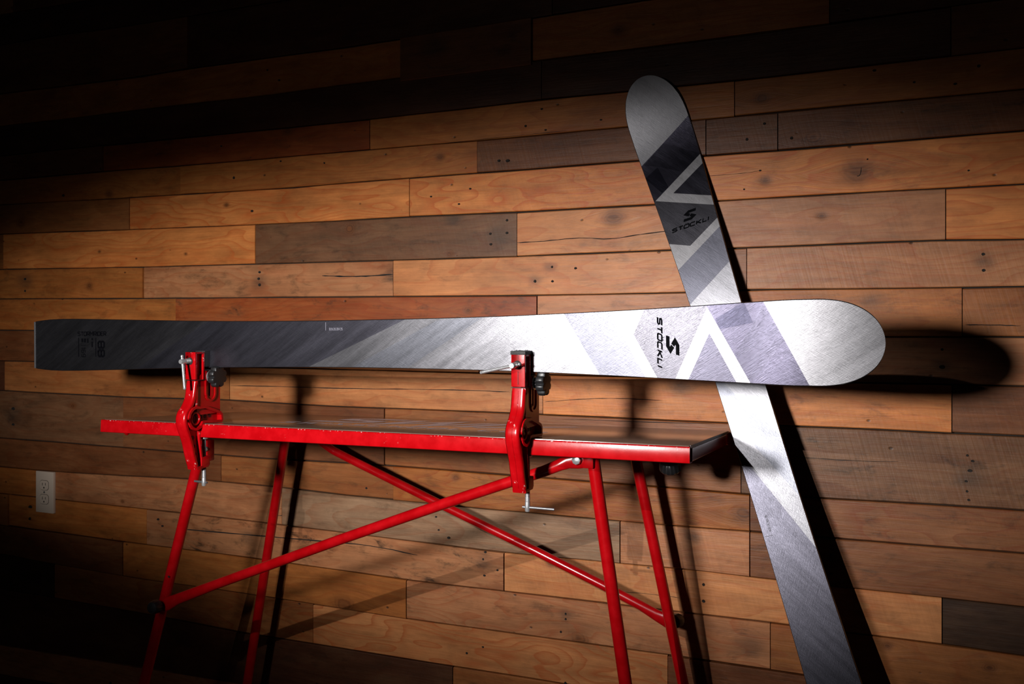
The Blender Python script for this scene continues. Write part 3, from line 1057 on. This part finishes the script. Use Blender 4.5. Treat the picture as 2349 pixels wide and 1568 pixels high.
# ------------------------------------------------------------------ skis
# design in metres: s from the tip, t across (+ = the edge that is uppermost on the clamped ski)
A1 = W3(-1.70, 1.384, -.05); B1 = W3(0.0, 1.370, -.033)
E1 = (B1 - A1).normalized()
N1 = E1.cross(Vector((0, 0, 1))).normalized()          # towards the room
if N1.y > 0:
    N1 = -N1
U1 = N1.cross(E1); U1 = U1 if U1.z > 0 else -U1
TIP1 = on_plane(2031, 784, A1, N1)


def st(px, py):
    p = on_plane(px, py, A1, N1) - TIP1
    return (-p.dot(E1), p.dot(U1))


WIDTH = [(0, 0.0), (.002, .026), (.006, .044), (.012, .062), (.02, .079), (.03, .0945), (.045, .110), (.06, .1195), (.08, .1265), (.1, .1285), (.125, .1290), (.15, .1280), (.2, .1238),
         (.3, .1145), (.4, .1065), (.5, .1000), (.6, .0945), (.7, .0912), (.8, .0892), (.9, .0880), (1.0, .0880), (1.1, .0895), (1.2, .0920), (1.3, .0956), (1.4, .1006),
         (1.5, .1062), (1.6, .1112), (1.65, .1125), (1.685, .1110), (1.705, .1080), (1.722, .1045), (1.7275, .1030)]
SKI_LEN = WIDTH[-1][0]
TMID = [(0, 0), (.3, -.0019), (.9, -.003), (1.2, -.0042), (1.7275, -.0057)]


def lin(tab, x):
    if tab is WIDTH and x < 0.1:
        return 0.1285 * max(0.0, 1 - (1 - x / 0.1) ** 2.4) ** 0.486      # rounded shovel
    if x <= tab[0][0]:
        return tab[0][1]
    for i in range(len(tab) - 1):
        if x <= tab[i + 1][0]:
            f = (x - tab[i][0]) / (tab[i + 1][0] - tab[i][0])
            return tab[i][1] + f * (tab[i + 1][1] - tab[i][1])
    return tab[-1][1]


TIP_SILVER = (0.62, 0.60, 0.60)
GREG = [  # graphic areas as polygons in photograph pixels of the clamped ski, with material key; later ones win
    ('tail', [(0, 600), (490, 733), (310, 848), (0, 1000)]),
    ('dusk', [(488, 728), (940, 728), (696, 846), (308, 848)]),
    ('silver', [(936, 728), (1290, 600), (1300, 716), (1372, 858), (1372, 900), (696, 900), (696, 846)]),
    ('haze', [(1000, 735), (1110, 725), (930, 845), (800, 845)]),
    ('dusk2', [(1284, 704), (1390, 700), (1479, 862), (1479, 900), (1378, 900), (1374, 858)]),
    ('light', [(1388, 700), (1484, 700), (1479, 710), (1453, 767), (1506.5, 864), (1512, 900), (1490, 900), (1479, 862)]),
    ('dark', [(1482, 700), (1630, 700), (1622, 704.5), (1548, 870), (1536, 900), (1514, 900), (1506.5, 864), (1453, 767)]),
    ('dark2', [(1622, 704.5), (1618, 690), (1745, 640), (1750, 690), (1860, 886), (1870, 900), (1722.6, 900), (1722.6, 880)]),
    ('dark3', [(1640, 731), (1706, 692), (1728, 740), (1651, 755)]),
    ('dark4', [(1728, 745), (1750, 700), (1800, 780), (1722, 880), (1684, 810)]),
    ('light', [(1536, 900), (1548, 870), (1622, 704.5), (1722.6, 880), (1735, 900), (1700, 900), (1691, 880), (1627, 764), (1578, 872), (1566, 900)]),
    ('dark5', [(1578, 872), (1627, 764), (1691, 880), (1700, 900), (1566, 900)]),
    ('tip', [(1745, 640), (1750, 690), (1860, 886), (1870, 930), (2200, 930), (2200, 640)]),
]
SKI_MATS = {
    'tail': topsheet('sheet_tail_grey', (0.120, 0.117, 0.130), 0.97, 0.35),
    'dusk': topsheet('sheet_slate', (0.125, 0.122, 0.152), 0.97, 0.335),
    'dusk2': topsheet('sheet_mid_grey', (0.115, 0.115, 0.14), 0.97, 0.35),
    'haze': topsheet('sheet_haze', (0.2, 0.205, 0.235), 0.97, 0.36),
    'silver': topsheet('sheet_silver', (0.235, 0.233, 0.252), 0.97, 0.34),
    'light': topsheet('sheet_pale_stripe', (0.25, 0.245, 0.255), 0.78, .42),
    'dark': topsheet('sheet_charcoal', (0.062, 0.060, 0.070), 0.97, 0.31),
    'dark2': topsheet('sheet_violet_grey', (0.046, 0.043, 0.06), 0.97, 0.29),
    'dark3': topsheet('sheet_deep_violet', (0.026, 0.025, 0.038), 0.97, 0.27),
    'dark4': topsheet('sheet_dim_violet', (0.036, 0.034, 0.047), 0.97, 0.27),
    'dark5': topsheet('sheet_graphite', (0.046, 0.044, 0.058), 0.97, 0.29),
    'tip': topsheet('sheet_tip_silver', (0.19, 0.187, 0.198), 0.93, 0.40),
}
SKI_KEYS = list(SKI_MATS)
GPOLY = [(k, [st(*p) for p in poly]) for k, poly in GREG]


def inside(p, poly):
    c = False
    n = len(poly)
    for i in range(n):
        x1, y1 = poly[i]; x2, y2 = poly[(i + 1) % n]
        if (y1 > p[1]) != (y2 > p[1]) and p[0] < (x2 - x1) * (p[1] - y1) / (y2 - y1) + x1:
            c = not c
    return c


def curl(s):
    h = 0.0
    if s < 0.20:
        h += 0.050 * ((0.20 - s) / 0.20) ** 2.1
    if s > 1.62:
        h += 0.004 * ((s - 1.62) / 0.1) ** 2
    h += -0.003 * math.sin(math.pi * min(1, max(0, (s - .15) / 1.45)))
    return h


def make_ski(name, label, tip, E, U, NN):
    """E points towards the tip; U is the +t side; NN the top-sheet side"""
    root = thing(name, label, 'ski', tip - E * 1.72 if name else tip)
    root.location = tip + (-E) * 1.0

    def P(s, t, off=0.0):
        return tip - E * s + U * t + NN * (curl(s) + off) - root.location
    stations = sorted(set([w[0] for w in WIDTH] + [round(i * .04, 4) for i in range(1, 43)] + [round(i * .01, 4) for i in range(1, 26)] + [.0003, .0007, .0012, .0035, .005, .0075, .009, .014, .016, .018, .0225, .025, .0275, .0335, .037, .041, .052, .056, .065, .07, .075, .085, .09, .095]))
    stations = [s for s in stations if s <= SKI_LEN]
    cols = [-1, -.8, -.55, -.28, 0, .28, .55, .8, 1]
    bm = bmesh.new()
    grid = []
    for s in stations:
        w = max(0, lin(WIDTH, s) / 2 - 0.0010)
        c = lin(TMID, s)
        grid.append([bm.verts.new((s, c + w * k, 0)) for k in cols])
    for i in range(len(grid) - 1):
        for k in range(len(cols) - 1):
            bm.faces.new((grid[i][k], grid[i + 1][k], grid[i + 1][k + 1], grid[i][k + 1]))
    bmesh.ops.remove_doubles(bm, verts=bm.verts, dist=1e-6)
    done = set()
    for k, poly in GPOLY:
        for i in range(len(poly)):
            a, c = Vector((*poly[i], 0)), Vector((*poly[(i + 1) % len(poly)], 0))
            if (a - c).length < 1e-4:
                continue
            d = (c - a).normalized()
            nn = Vector((-d.y, d.x, 0))
            key = (round(nn.x, 2), round(nn.y, 2), round(nn.dot(a), 3))
            if key in done:
                continue
            done.add(key)
            lo, hi = min(a.x, c.x) - .01, max(a.x, c.x) + .01
            fs = [f for f in bm.faces if f.calc_center_median().x > lo - .05 and f.calc_center_median().x < hi + .05]
            g = list({v for f in fs for v in f.verts}) + list({e for f in fs for e in f.edges}) + fs
            bmesh.ops.bisect_plane(bm, geom=g, plane_co=a, plane_no=nn, dist=1e-6)
    uvl = bm.loops.layers.uv.new('sheet')
    for f in bm.faces:
        c = f.calc_center_median()
        mi = SKI_KEYS.index('silver')
        for k, poly in GPOLY:
            if inside((c.x, c.y), poly):
                mi = SKI_KEYS.index(k)
        f.material_index = mi
        for l in f.loops:
            l[uvl].uv = (l.vert.co.x, l.vert.co.y)
    for v in bm.verts:
        v.co = P(v.co.x, v.co.y)
    bm.normal_update()
    # face towards the top-sheet side
    if sum(f.normal.dot(NN) for f in bm.faces) < 0:
        bmesh.ops.reverse_faces(bm, faces=bm.faces)
    me = bpy.data.meshes.new('top_sheet')
    bm.to_mesh(me); bm.free()
    for p in me.polygons:
        p.use_smooth = True
    link('top_sheet', me, [SKI_MATS[k] for k in SKI_KEYS], root)
    # core with side walls and base

    def thick(s):
        return .0035 + .0085 * math.sin(math.pi * min(1, max(0, (s - .05) / 1.6))) ** .8

    def outline(inset, off):
        L, R = [], []
        for s in stations:
            w = max(0.0, lin(WIDTH, s) / 2 - inset)
            c = lin(TMID, s)
            o = off(s)
            L.append(P(s, c + w, o)); R.append(P(s, c - w, o))
        return L + R[::-1][:]
    bm = bmesh.new()
    loops = [outline(.0010, lambda s: 0.0), outline(.0002, lambda s: -.0008), outline(0, lambda s: -.0018), outline(-.0003, lambda s: -thick(s) + .002)]
    rings = [[bm.verts.new(p) for p in lp] for lp in loops]
    for a, c in zip(rings[:-1], rings[1:]):
        for i in range(len(a)):
            j = (i + 1) % len(a)
            bm.faces.new((a[i], a[j], c[j], c[i]))
    bmesh.ops.remove_doubles(bm, verts=bm.verts, dist=1e-6)
    obj('sidewall', bm, M['sidewall'], root)
    bm = bmesh.new()
    loops = [outline(-.0004, lambda s: -thick(s) + .002), outline(-.0004, lambda s: -thick(s)), outline(.0018, lambda s: -thick(s))]
    rings = [[bm.verts.new(p) for p in lp] for lp in loops]
    for a, c in zip(rings[:-1], rings[1:]):
        for i in range(len(a)):
            j = (i + 1) % len(a)
            bm.faces.new((a[i], a[j], c[j], c[i]))
    obj('steel_edge', bm, M['edge'], root)
    bm = bmesh.new()
    m = len(stations)
    L, R = [], []
    for s in stations:
        w = max(0.0, lin(WIDTH, s) / 2 - .0018)
        c = lin(TMID, s)
        L.append(bm.verts.new(P(s, c + w, -thick(s)))); R.append(bm.verts.new(P(s, c - w, -thick(s))))
    for i in range(m - 1):
        bm.faces.new((L[i], L[i + 1], R[i + 1], R[i]))
    bmesh.ops.remove_doubles(bm, verts=bm.verts, dist=1e-6)
    obj('base', bm, M['sidewall'], root)
    # tail cap
    bm = bmesh.new()
    c = lin(TMID, SKI_LEN); w = lin(WIDTH, SKI_LEN) / 2 - .0005
    pts = []
    vs = []
    for (ds, o) in ((-.0006, .0006), (.0030, .0004), (.0030, -.0052), (-.0006, -.0056)):
        vs.append([bm.verts.new(P(SKI_LEN + ds, c + w, o)), bm.verts.new(P(SKI_LEN + ds, c - w, o))])
    for i in range(4):
        j = (i + 1) % 4
        bm.faces.new((vs[i][0], vs[i][1], vs[j][1], vs[j][0]))
    bm.faces.new([v[0] for v in vs]); bm.faces.new([v[1] for v in vs][::-1])
    obj('tail_cap', bm, M['dull_steel'], root)

    OFF = .00045

    # writing that runs across the ski: u runs from the +t edge down, v runs to the tip
    def across(px_base, py_start, px_top, py_end):
        s0, t0 = st(px_base, py_start)
        s1, _ = st(px_top, (py_start + py_end) / 2)
        _, t1 = st(px_base, py_end)
        return s0, t0, abs(s0 - s1), abs(t0 - t1)
    s0, t0, hh, ww = across(1507.5, 727, 1518.5, 845)
    bm = bmesh.new()
    draw_text(bm, 'STOCKLI', lambda u, v: P(s0 - v, t0 - u, OFF), ww * .95, hh, .0025, .30, .42, 2, umlaut=2)
    obj('maker_name', bm, M['ink'], root, sm=0)
    s0b, t0b, hb, wb = across(1527.5, 768, 1558, 816)
    bm = bmesh.new()
    q = .30
    for path in ([(1.02, .87), (.42, .87), (.20, .69), (.50, .50)], [(.56, .50), (.86, .31), (.64, .13), (.02, .13)]):
        Lh, Rh = band(path, .132)
        for i in range(len(Lh) - 1):
            vs = []
            for v in (Lh[i], Lh[i + 1], Rh[i + 1], Rh[i]):
                uu, vv = v.x * wb * .78 + q * v.y * hb, v.y * hb
                vs.append(bm.verts.new(P(s0b - vv, t0b - uu, OFF)))
            bm.faces.new(vs)
    obj('maker_emblem', bm, M['ink'], root, sm=0)
    # model writing by the tail
    s0c, t0c = st(179, 770)
    s1c, _ = st(243, 770)
    bm = bmesh.new()
    draw_text(bm, 'STORMRIDER', lambda u, v: P(s0c - u, t0c + v, OFF), s0c - s1c, .0088, .0020, .26, 0)
    obj('model_name', bm, M['ink'], root, sm=0)
    bm = bmesh.new()
    sA, tA, hA, wA = across(224.5, 783, 239.5, 817)
    draw_text(bm, '88', lambda u, v: P(sA - v, tA - u, OFF), wA, hA, .0042, .30)
    sA2, tA2, hA2, wA2 = across(187, 797, 196, 818)
    draw_text(bm, '169', lambda u, v: P(sA2 - v, tA2 - u, OFF), wA2, hA2, .0017, .35)
    for (xa, ya, xb, yb) in ((180, 774, 181.5, 818), (219, 775, 220.5, 818), (186, 791, 197, 792), (187, 776, 191, 784), (193, 776, 197, 785), (200, 776, 203, 786), (210, 775, 213, 780), (210, 783, 213, 796)):
        c4 = [st(xa, ya), st(xb, ya), st(xb, yb), st(xa, yb)]
        bm.faces.new([bm.verts.new(P(a, c, OFF)) for a, c in c4])
    obj('size_mark', bm, M['ink'], root, sm=0)
    bm = bmesh.new()
    s2, t2 = st(753, 757.3)
    s3, _ = st(784, 757)
    draw_text(bm, '169/2638435', lambda u, v: P(s2 - u, t2 + v, OFF), s2 - s3, .0045, .0008, .35)
    c4 = [st(744.6, 739), st(745.8, 739), st(745.8, 757.5), st(744.6, 757.5)]
    bm.faces.new([bm.verts.new(P(a, c, OFF)) for a, c in c4])
    obj('serial_number', bm, M['pale_ink'], root, sm=0)
    return root


make_ski('alpine_ski', 'silver and grey alpine ski clamped horizontally above the red bench', TIP1, E1, U1, N1)

LEAN = math.tan(math.radians(9.6))
N2 = Vector((0, -1, LEAN)).normalized()
PL2 = W3(0, 1.820, .25)
c1, c2 = on_plane(1599, 570, PL2, N2), on_plane(1905.5, 1568, PL2, N2)
E2 = (c1 - c2).normalized()
U2 = E2.cross(N2)
U2 = U2 if U2.x < 0 else -U2
TIP2 = on_plane(1506, 190, PL2, N2)
# slide the tip onto the centre line through c1
TIP2 = c1 + E2 * (TIP2 - c1).dot(E2) - U2 * 0.0005
make_ski('alpine_ski.001', 'silver and grey alpine ski leaning upright on the plank wall', TIP2, E2, U2, N2)
print('ski2 tail z', (TIP2 - E2 * SKI_LEN).z)


# ------------------------------------------------------------------ ski vises
def make_vise(name, label, x, ytop, ztop, rubber_cap, handle_dir, low_dir, gap):
    v = thing(name, label, 'ski vise', W3(x, ytop, ztop))
    X = 0.0125
    parts = []

    def part(nm, bm, mat, par=None, sm=35):
        return obj(nm, bm, M[mat], par or v, sm)
    # arm: front flange, back flange, web. y: 0 at the front of the post, + to the wall, z: 0 at the bench top
    front = smooth_line([(.006, .085), (.0035, .070), (.000, .052), (-.009, .036), (-.0195, .025), (-.0238, .013), (-.0215, -.002), (-.0145, -.019), (-.0075, -.036), (-.001, -.060), (.008, -.086)], 3)
    L, R = band(front, [.0048] * len(front))
    b = bmesh.new()
    add_prism(b, [tuple(p) for p in L] + [tuple(p) for p in R[::-1]], -X, X, .0068, 5)
    # raised seam along the middle of the casting
    L2, R2 = band([p + Vector((-.0006, 0)) for p in front[1:-1]], .0048)
    add_prism(b, [tuple(p) for p in L2] + [tuple(p) for p in R2[::-1]], -.0010, .0010, .0004, 1)
    ff = part('arm', b, 'red_chip')
    b = bmesh.new()
    # web
    outer = [tuple(p) for p in front] + [(.020, -.0875), (.0225, -.078), (.0205, -.060), (.0165, -.040), (.0125, -.022), (.012, -.006), (.016, .002), (.016, .030), (.0045, .040), (.0045, .084)]
    add_prism(b, outer, -.0045, .0045)
    part('web', b, 'red')
    b = bmesh.new()
    back = smooth_line([(.0145, -.014), (.0150, -.030), (.0180, -.050), (.0205, -.066), (.0205, -.084)], 3)
    L, R = band(back, .0026)
    add_prism(b, [tuple(p) for p in L] + [tuple(p) for p in R[::-1]], -X + .001, X - .001, .0012, 2)
    add_prism(b, [(.004, -.083), (.024, -.083), (.024, -.089), (.006, -.0895)], -X, X, .002, 2)
    part('back_flange', b, 'red_chip')
    # lightening holes down the web
    b = bmesh.new()
    for (yy, zz, r) in ((.001, -.026, .0045), (.004, -.043, .004), (.008, -.059, .0035), (.012, -.074, .003)):
        for sgn in (-1, 1):
            add_lathe(b, [(r, 0), (r, .0004)], (sgn * .0046, yy, zz), (sgn, 0, 0), 16)
    part('web_hole', b, 'void', sm=0)
    # rear diagonal of the upper triangle
    b = bmesh.new()
    add_prism(b, [(.0020, .030), (.0085, .030), (.0085, .0862), (.0040, .0862), (.0030, .060)], -X, X, .0012, 2)
    part('column_rib', b, 'red_chip')
    # boss and foot lying on the bench top
    b = bmesh.new()
    rim = []
    for q in range(13):
        a = math.radians(70 + q * (200 / 12))
        rim.append((.003 + .0215 * math.cos(a), .0125 + .0215 * math.sin(a)))
    rim += [(.0150, -.0045), (.0195, .0028), (.026, .0036), (.050, .0018), (.0715, .0004), (.074, .003), (.073, .0135), (.068, .0185), (.045, .0265), (.025, .0330)]
    rim = rim + [rim[0]]
    L, R = band(rim, .0024)
    for i in range(len(L) - 1):
        add_prism(b, [tuple(L[i]), tuple(L[i + 1]), tuple(R[i + 1]), tuple(R[i])], -X, X + .003)
    add_prism(b, [tuple(p) for p in rim[:-1]], -X + .001, .004)
    bmesh.ops.remove_doubles(b, verts=b.verts, dist=.0003)
    part('bench_foot', b, 'red')
    b = bmesh.new()
    ringp = [(.003 + .0115 * math.cos(2 * math.pi * q / 24), .0115 + .0115 * math.sin(2 * math.pi * q / 24)) for q in range(25)]
    add_tube(b, [(.0095, p[0], p[1]) for p in ringp], .0022, 8, cap=False)
    part('boss_ring', b, 'red')
    b = bmesh.new()
    add_lathe(b, [(.0095, 0), (.0095, .001)], (.0042, .003, .0115), (1, 0, 0), 24)
    for yy, r in ((.024, .0042), (.036, .0038), (.048, .0034)):
        add_lathe(b, [(r, 0), (r, .0006)], (.0042, yy, .013), (1, 0, 0), 16)
    part('boss_recess', b, 'void', sm=0)
    # front post with the horizontal screw
    b = bmesh.new()
    post = smooth_line([(.000, .142), (.000, .118), (.003, .104), (.0045, .0875)], 3)
    add_prism(b, [tuple(p) for p in post] + [(.0255, .0875), (.0255, .104), (.0265, .118), (.0265, .142)], -X, X - .0085, .0016, 2)
    add_prism(b, [tuple(p) for p in post][:4] + [(.0050, .118), (.0048, .142)], -X, X, .0015, 2)
    add_prism(b, [(.0, .1385), (.0265, .1385), (.0265, .142), (.001, .142)], -X, X, .001, 2)
    add_prism(b, [(.0005, .1385 - .05), (.0065, .1385 - .05), (.0050, .118), (.0, .118)], -X, X, .0014, 2)
    add_prism(b, [(.0215, .0875), (.0255, .0875), (.0265, .142), (.0225, .142)], -X, X, .001, 2)
    part('front_post', b, 'red_chip')
    # lug seam line
    b = bmesh.new()
    add_box(b, (-.0004, -.0004, .092), (.0004, .0035, .114))
    add_box(b, (-X - .0002, -.0006, .0862), (X + .0002, .028, .0872))
    part('seam', b, 'void', sm=0)
    # screw
    zs = .1245
    b = bmesh.new()
    add_lathe(b, [(.0075, 0), (.0075, .0006)], (-.001, -.0004, zs), (0, -1, 0), 24)
    part('screw_hole', b, 'hole', sm=0)
    b = bmesh.new()
    prof = [(.0046, -.030)]
    hh = -.030
    while hh < .013:
        prof += [(.0052, hh + .0003), (.0045, hh + .0009)]
        hh += .0012
    prof += [(.0050, .0135), (.0050, .0245), (.0040, .026)]
    add_lathe(b, prof, (-.001, 0, zs), (0, -1, 0), 16)
    scr = part('clamp_screw', b, 'steel')
    b = bmesh.new()
    d = Vector(handle_dir).normalized()
    c = Vector((-.001, -.020, zs))
    add_tube(b, [c - d * .008, c + d * .052], .0027, 12)
    add_lathe(b, [(.0028, 0), (.0030, .002), (.0018, .004)], c - d * .009, -d, 12)
    add_lathe(b, [(.0028, 0), (.0030, .002), (.0018, .004)], c + d * .0515, d, 12)
    part('tommy_bar', b, 'steel', scr)
    # pad between post and ski
    b = bmesh.new()
    add_box(b, (-X * .95, .0268, .112), (X * .95, gap - .0003, .144), .001)
    part('jaw_pad', b, 'rubber')
    b = bmesh.new()
    add_lathe(b, [(.009, 0), (.009, .002)], (0, .0255, zs), (0, 1, 0), 20)
    part('pressure_plate', b, 'steel')
    if rubber_cap:
        b = bmesh.new()
        add_box(b, (-X - .001, -.0012, .1415), (X + .001, .0300, .1478), .0012)
        for q in range(26):
            xx, yy = random.uniform(-X, X), random.uniform(0, .028)
            add_box(b, (xx - .0005, yy - .0005, .147), (xx + .0005, yy + .0005, .1478 + random.uniform(.0004, .0014)))
        part('rubber_cap', b, 'rubber')
    # side plate with the height slot, saddle under the ski and rear jaw
    b = bmesh.new()
    slot = []
    for q in range(9):
        a = math.pi * q / 8
        slot.append((.043 + .0035 * math.cos(a), .096 + .0035 * math.sin(a)))
    for q in range(9):
        a = math.pi + math.pi * q / 8
        slot.append((.043 + .0035 * math.cos(a), .056 + .0035 * math.sin(a)))
    outer = [(.073, .018), (.073, .098), (.060, .1042), (.030, .1042), (.012, .092), (.0075, .086), (.0075, .018)]
    tb = bmesh.new()
    ov = [tb.verts.new((.0100, y, z)) for y, z in outer]
    iv = [tb.verts.new((.0100, y, z)) for y, z in slot]
    oe = [tb.edges.new((ov[i], ov[(i + 1) % len(ov)])) for i in range(len(ov))]
    ie = [tb.edges.new((iv[i], iv[(i + 1) % len(iv)])) for i in range(len(iv))]
    bmesh.ops.triangle_fill(tb, edges=oe + ie, use_beauty=True)
    r = bmesh.ops.extrude_face_region(tb, geom=tb.faces[:])
    for g in r['geom']:
        if isinstance(g, bmesh.types.BMVert):
            g.co.x = -.0100
    merge(b, tb)
    part('side_plate', b, 'red')
    b = bmesh.new()
    rim = []
    for q in range(13):
        a = math.pi * q / 12
        rim.append((.0445 + .0135 * math.cos(a + math.pi), .058 + .0135 * math.sin(a + math.pi)))
    rim = [(.031, .104)] + rim + [(.058, .104)]
    L, R = band(rim, .0019)
    for i in range(len(L) - 1):
        add_prism(b, [tuple(L[i]), tuple(L[i + 1]), tuple(R[i + 1]), tuple(R[i])], .0090, .0122)
    bmesh.ops.remove_doubles(b, verts=b.verts, dist=.0003)
    part('slot_rim', b, 'red')
    b = bmesh.new()
    add_prism(b, [(gap + .016, .1045), (.069, .1045), (.073, .112), (.073, .150), (gap + .019, .150), (gap + .0145, .112)], -X, X, .0015, 2)
    part('rear_jaw', b, 'red')
    b = bmesh.new()
    add_box(b, (-X, .0275, .1045), (X, .0605, .1065), .001)
    part('saddle', b, 'rubber')
    # star knob on the right of the plate
    kz, ky = .0925, .043
    b = bmesh.new()
    add_lathe(b, [(.0065, .0), (.0065, .008)], (.010, ky, kz), (1, 0, 0), 16)
    add_lathe(b, [(.0122, .0), (.0122, .0016)], (.0124, ky, kz), (1, 0, 0), 24)
    part('washer', b, 'steel')
    b = bmesh.new()
    add_lathe(b, [(.0090, .000), (.0098, .006, 1), (.0185, .0070, 1), (.0210, .0085, 1), (.0218, .0105, 1), (.0218, .0190, 1), (.0205, .0215, 1), (.012, .0225)], (.0142, ky, kz), (1, 0, 0), 96, 8, .0042)
    part('star_knob', b, 'black')
    # screw from below
    b = bmesh.new()
    sy = .0335
    prof = [(.0040, 0)]
    hh = 0.0
    while hh < .078:
        prof += [(.0045, hh + .0004), (.0037, hh + .0011)]
        hh += .0015
    prof += [(.0044, .079), (.0046, .092), (.0040, .0945)]
    add_lathe(b, prof, (0.004, sy, -.031), (0, 0, -1), 14)
    s2 = part('bench_screw', b, 'steel')
    b = bmesh.new()
    add_lathe(b, [(.009, 0), (.0092, .004), (.006, .006)], (0.004, sy, -.0268), (0, 0, -1), 24)
    part('pressure_foot', b, 'steel', s2)
    b = bmesh.new()
    d = Vector(low_dir).normalized()
    c = Vector((0.004, sy, -.1185))
    add_tube(b, [c - d * .009, c + d * (.048 if low_dir[0] > 0 else .026)], .0022, 12)
    part('lower_tommy_bar', b, 'dull_steel', s2)
    b = bmesh.new()
    add_prism(b, [(.018, -.066), (.041, -.066), (.042, -.083), (.038, -.088), (.018, -.088)], -.0075, .0125, .002, 2)
    part('nut_block', b, 'red')
    return v


make_vise('ski_vise', 'red ski vise at the left end of the bench, its tommy bar hanging down', -1.237, 1.341, -.2040, False, (.22, -.12, -1), (-1, 0.1, 0), .0415)
make_vise('ski_vise.001', 'red ski vise with a black rubber cap, nearest the ski tips', -.545, 1.346, -.1985, True, (-.85, -.35, -.20), (1, 0.02, 0.0), .0312)
